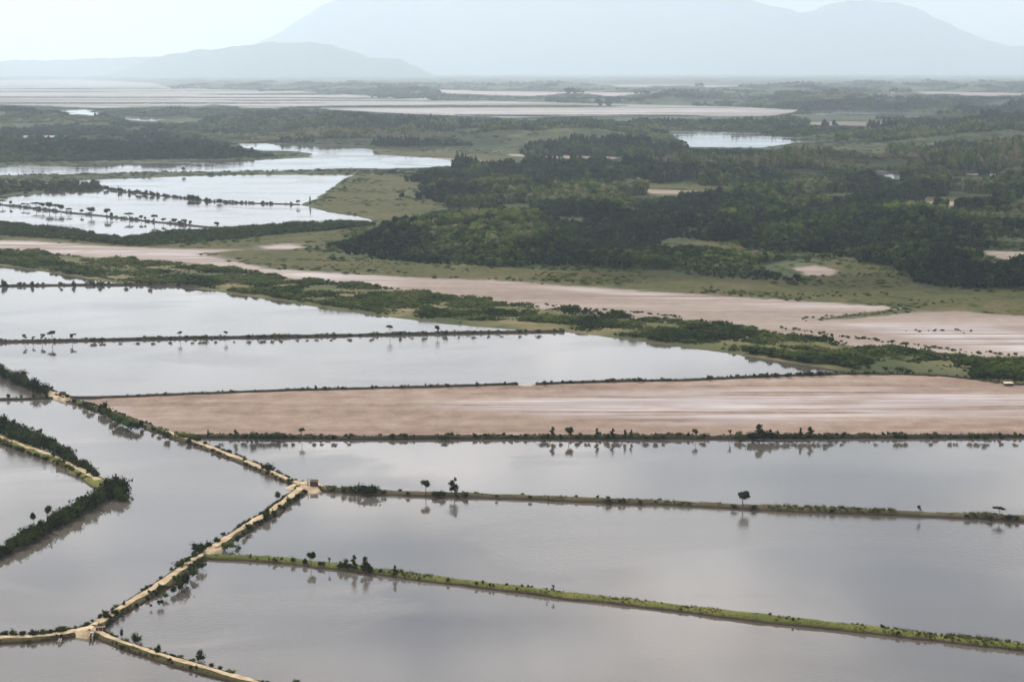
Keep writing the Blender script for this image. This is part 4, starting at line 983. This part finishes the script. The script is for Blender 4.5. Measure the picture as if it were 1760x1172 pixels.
part('wall', [(-1.2, 1.2, -.8, -.7, 0, 1.5), (-1.2, 1.2, .7, .8, 0, 1.5), (-1.2, -1.1, -.697, .697, 0, 1.5), (1.1, 1.2, -.697, .697, 0, 1.5)], M_BRICK, s)
part('roof', [(-1.35, 1.35, -.95, .95, 1.503, 1.62)], M_TIMBER, s); part('door', [(.3, .9, -.83, -.803, .02, 1.3)], M_TIMBER, s)
s = root('culvert_bridge', 1733, 662, .2, 0, 'small pale slab bridge over a dark culvert at the right edge', 'bridge')
part('deck', [(-2.1, 2.1, -1.6, 1.6, 1.0, 1.35)], M_SAND, s); part('wall', [(-2.0, -1.6, -1.4, 1.4, -.4, .997)], M_TIMBER, s); part('wall', [(1.6, 2.0, -1.4, 1.4, -.4, .997)], M_TIMBER, s)
part('wall', [(-1.597, 1.597, .6, 1.2, -.4, .997)], M_TIMBER, s)
# low concrete outfall at the bottom-left
part2 = root('outfall_channel', 103, 1104, 0, .1, 'pale concrete outfall lip on the lower left bank', 'outfall')
part('wall', [(-.35, -.15, -1.4, 1.2, -.4, .9)], M_CONC, part2); part('wall', [(.15, .35, -1.4, 1.2, -.4, .9)], M_CONC, part2); part('base', [(-.147, .147, -1.4, 1.2, -.4, .1)], M_CONC, part2)

# ------------------------------------------------------------------ hills and mountains
M_ROCK = sandy('wooded_mountain_slope', (.035, .05, .035), (.06, .08, .05), .004)
def massif(dist, depth, prof, label, seed, name='mountain'):
    px = np.array([p[0] for p in prof]); py = np.array([p[1] for p in prof])
    U = np.linspace(px[0], px[-1], 260); yy = np.interp(U, px, py)
    ker = np.ones(5)/5; yy = np.convolve(np.pad(yy, 2, mode='edge'), ker, 'valid')
    yy = yy + ((fbm(U+seed*500, U*0, 60, 4)-.5)*13+(fbm(U+seed*500, U*0+9, 12, 3)-.5)*4)*np.clip((HOR-yy)/20, 0, 1)
    top = CH+dist*(HOR-yy)/F; top = np.maximum(top, 0)
    v = np.linspace(-1, 1, 61)
    V = []
    for j, t in enumerate(v):
        fall = (1-abs(t))**.8 if t < 0 else (1-t)**1.2
        x = (U-PW/2)/F*dist; y = dist+t*depth+np.zeros_like(x)
        nn = (fbm(x, y, 2800, 4)-.5)*.8*np.minimum(1, abs(t)*4)*fall + (fbm(x, y, 600, 3)-.5)*.06*fall
        V.append(np.column_stack([x, y, top*(fall+nn)-(2 if abs(t) == 1 else 0)]))
    V = np.vstack(V); k = len(U); I = np.arange(61*k).reshape(61, k)
    Fq = np.stack([I[:-1, :-1], I[:-1, 1:], I[1:, 1:], I[1:, :-1]], -1).reshape(-1, 4)
    return tag(obj(name, mesh(name, V, Fq, M_ROCK, True)), label, kind='structure')
massif(47500, 3800, [(380,128),(430,88),(455,72),(500,50),(535,25),(562,10),(590,2),(620,6),(650,0),(690,-8),(720,-2),(748,9),(765,3),(800,-10),(900,-26),(1050,-22),(1200,-8),(1270,-2),(1330,16),(1372,25),(1400,16),(1440,6),(1480,2),(1540,12),(1596,31),(1627,51),(1678,69),(1760,84),(1850,100),(1950,120),(2000,128)], 'pale blue mountain massif behind the plain', 1)
massif(30000, 2600, [(180,136),(270,104),(330,91),(400,82),(450,76),(500,71),(560,74),(600,84),(640,98),(690,102),(715,113),(760,136)], 'lower blue wooded hill in front of the mountains', 2, 'hill')
massif(34000, 3000, [(-250,128),(-100,112),(0,104),(120,103),(270,97),(420,100),(560,128)], 'faint low ridge at the left horizon', 3, 'hill')

# ------------------------------------------------------------------ fair-weather clouds above the haze (they shade parts of the forest)
m, nt, out = mat('cloud_white')
d = N(nt, 'ShaderNodeBsdfDiffuse'); d.inputs[0].default_value = (.85, .85, .86, 1); t = N(nt, 'ShaderNodeBsdfTranslucent'); t.inputs[0].default_value = (.85, .85, .86, 1)
mx = N(nt, 'ShaderNodeMixShader'); mx.inputs[0].default_value = .5
nt.links.new(d.outputs[0], mx.inputs[1]); nt.links.new(t.outputs[0], mx.inputs[2]); nt.links.new(mx.outputs[0], out.inputs[0]); M_CLOUD = m
ICO3 = ico(3)
def cloud(gx, gy, rx, ry, seed, label, alt=3150):
    k = alt/math.tan(SUN_EL); cx, cy = gx+math.sin(SUN_AZ)*k, gy+math.cos(SUN_AZ)*k
    r = np.random.default_rng(seed); Vs, Fs, k = [], [], 0
    for i in range(26):
        a, q = r.uniform(0, 6.28), math.sqrt(r.random())*.85; s = r.uniform(.18, .42)*(1.1-q*.6)
        V, Fc = ICO3; V = V*(1+.16*(fbm(V[:, 0]*5+9+i, V[:, 1]*5+V[:, 2]*4+9, 1, 3)-.5)[:, None]*2)
        p = V*[s*rx, s*ry, s*min(rx, ry)*.75]+[q*math.cos(a)*rx, q*math.sin(a)*ry, 0]; p[:, 2] = np.where(p[:, 2] < 0, p[:, 2]*.3, p[:, 2])
        Vs.append(p); Fs.append(Fc+k); k += len(V)
    o = obj('cloud', mesh('cloud', np.vstack(Vs), np.vstack(Fs), M_CLOUD, True)); o.location = (cx, cy, alt)
    return tag(o, label, kind='stuff')
cloud(430, 2420, 420, 380, 1, 'broad white cloud high above the plain')
cloud(300, 1150, 130, 60, 2, 'small white cloud high above the plain')
cloud(120, 1190, 90, 40, 5, 'smallest white cloud high above the plain')
cloud(-250, 3350, 330, 260, 3, 'white cloud over the far woods')
cloud(620, 1560, 160, 110, 4, 'white cloud over the right hand forest')
cloud(1500, 4600, 900, 420, 6, 'long white cloud over the far right woods')

# ------------------------------------------------------------------ haze
V, Fc = box(-85000, 85000, -4000, 52500, -4, 2750)
m, nt, out = mat('haze_air')
pv = N(nt, 'ShaderNodeVolumePrincipled'); pv.inputs['Color'].default_value = (.735, .863, .99, 1); pv.inputs['Density'].default_value = 4.9e-5; pv.inputs['Anisotropy'].default_value = .35
nt.links.new(pv.outputs[0], out.inputs['Volume'])
tag(obj('haze', mesh('haze', V, Fc, m)), 'thin blue haze over the whole plain', kind='stuff')
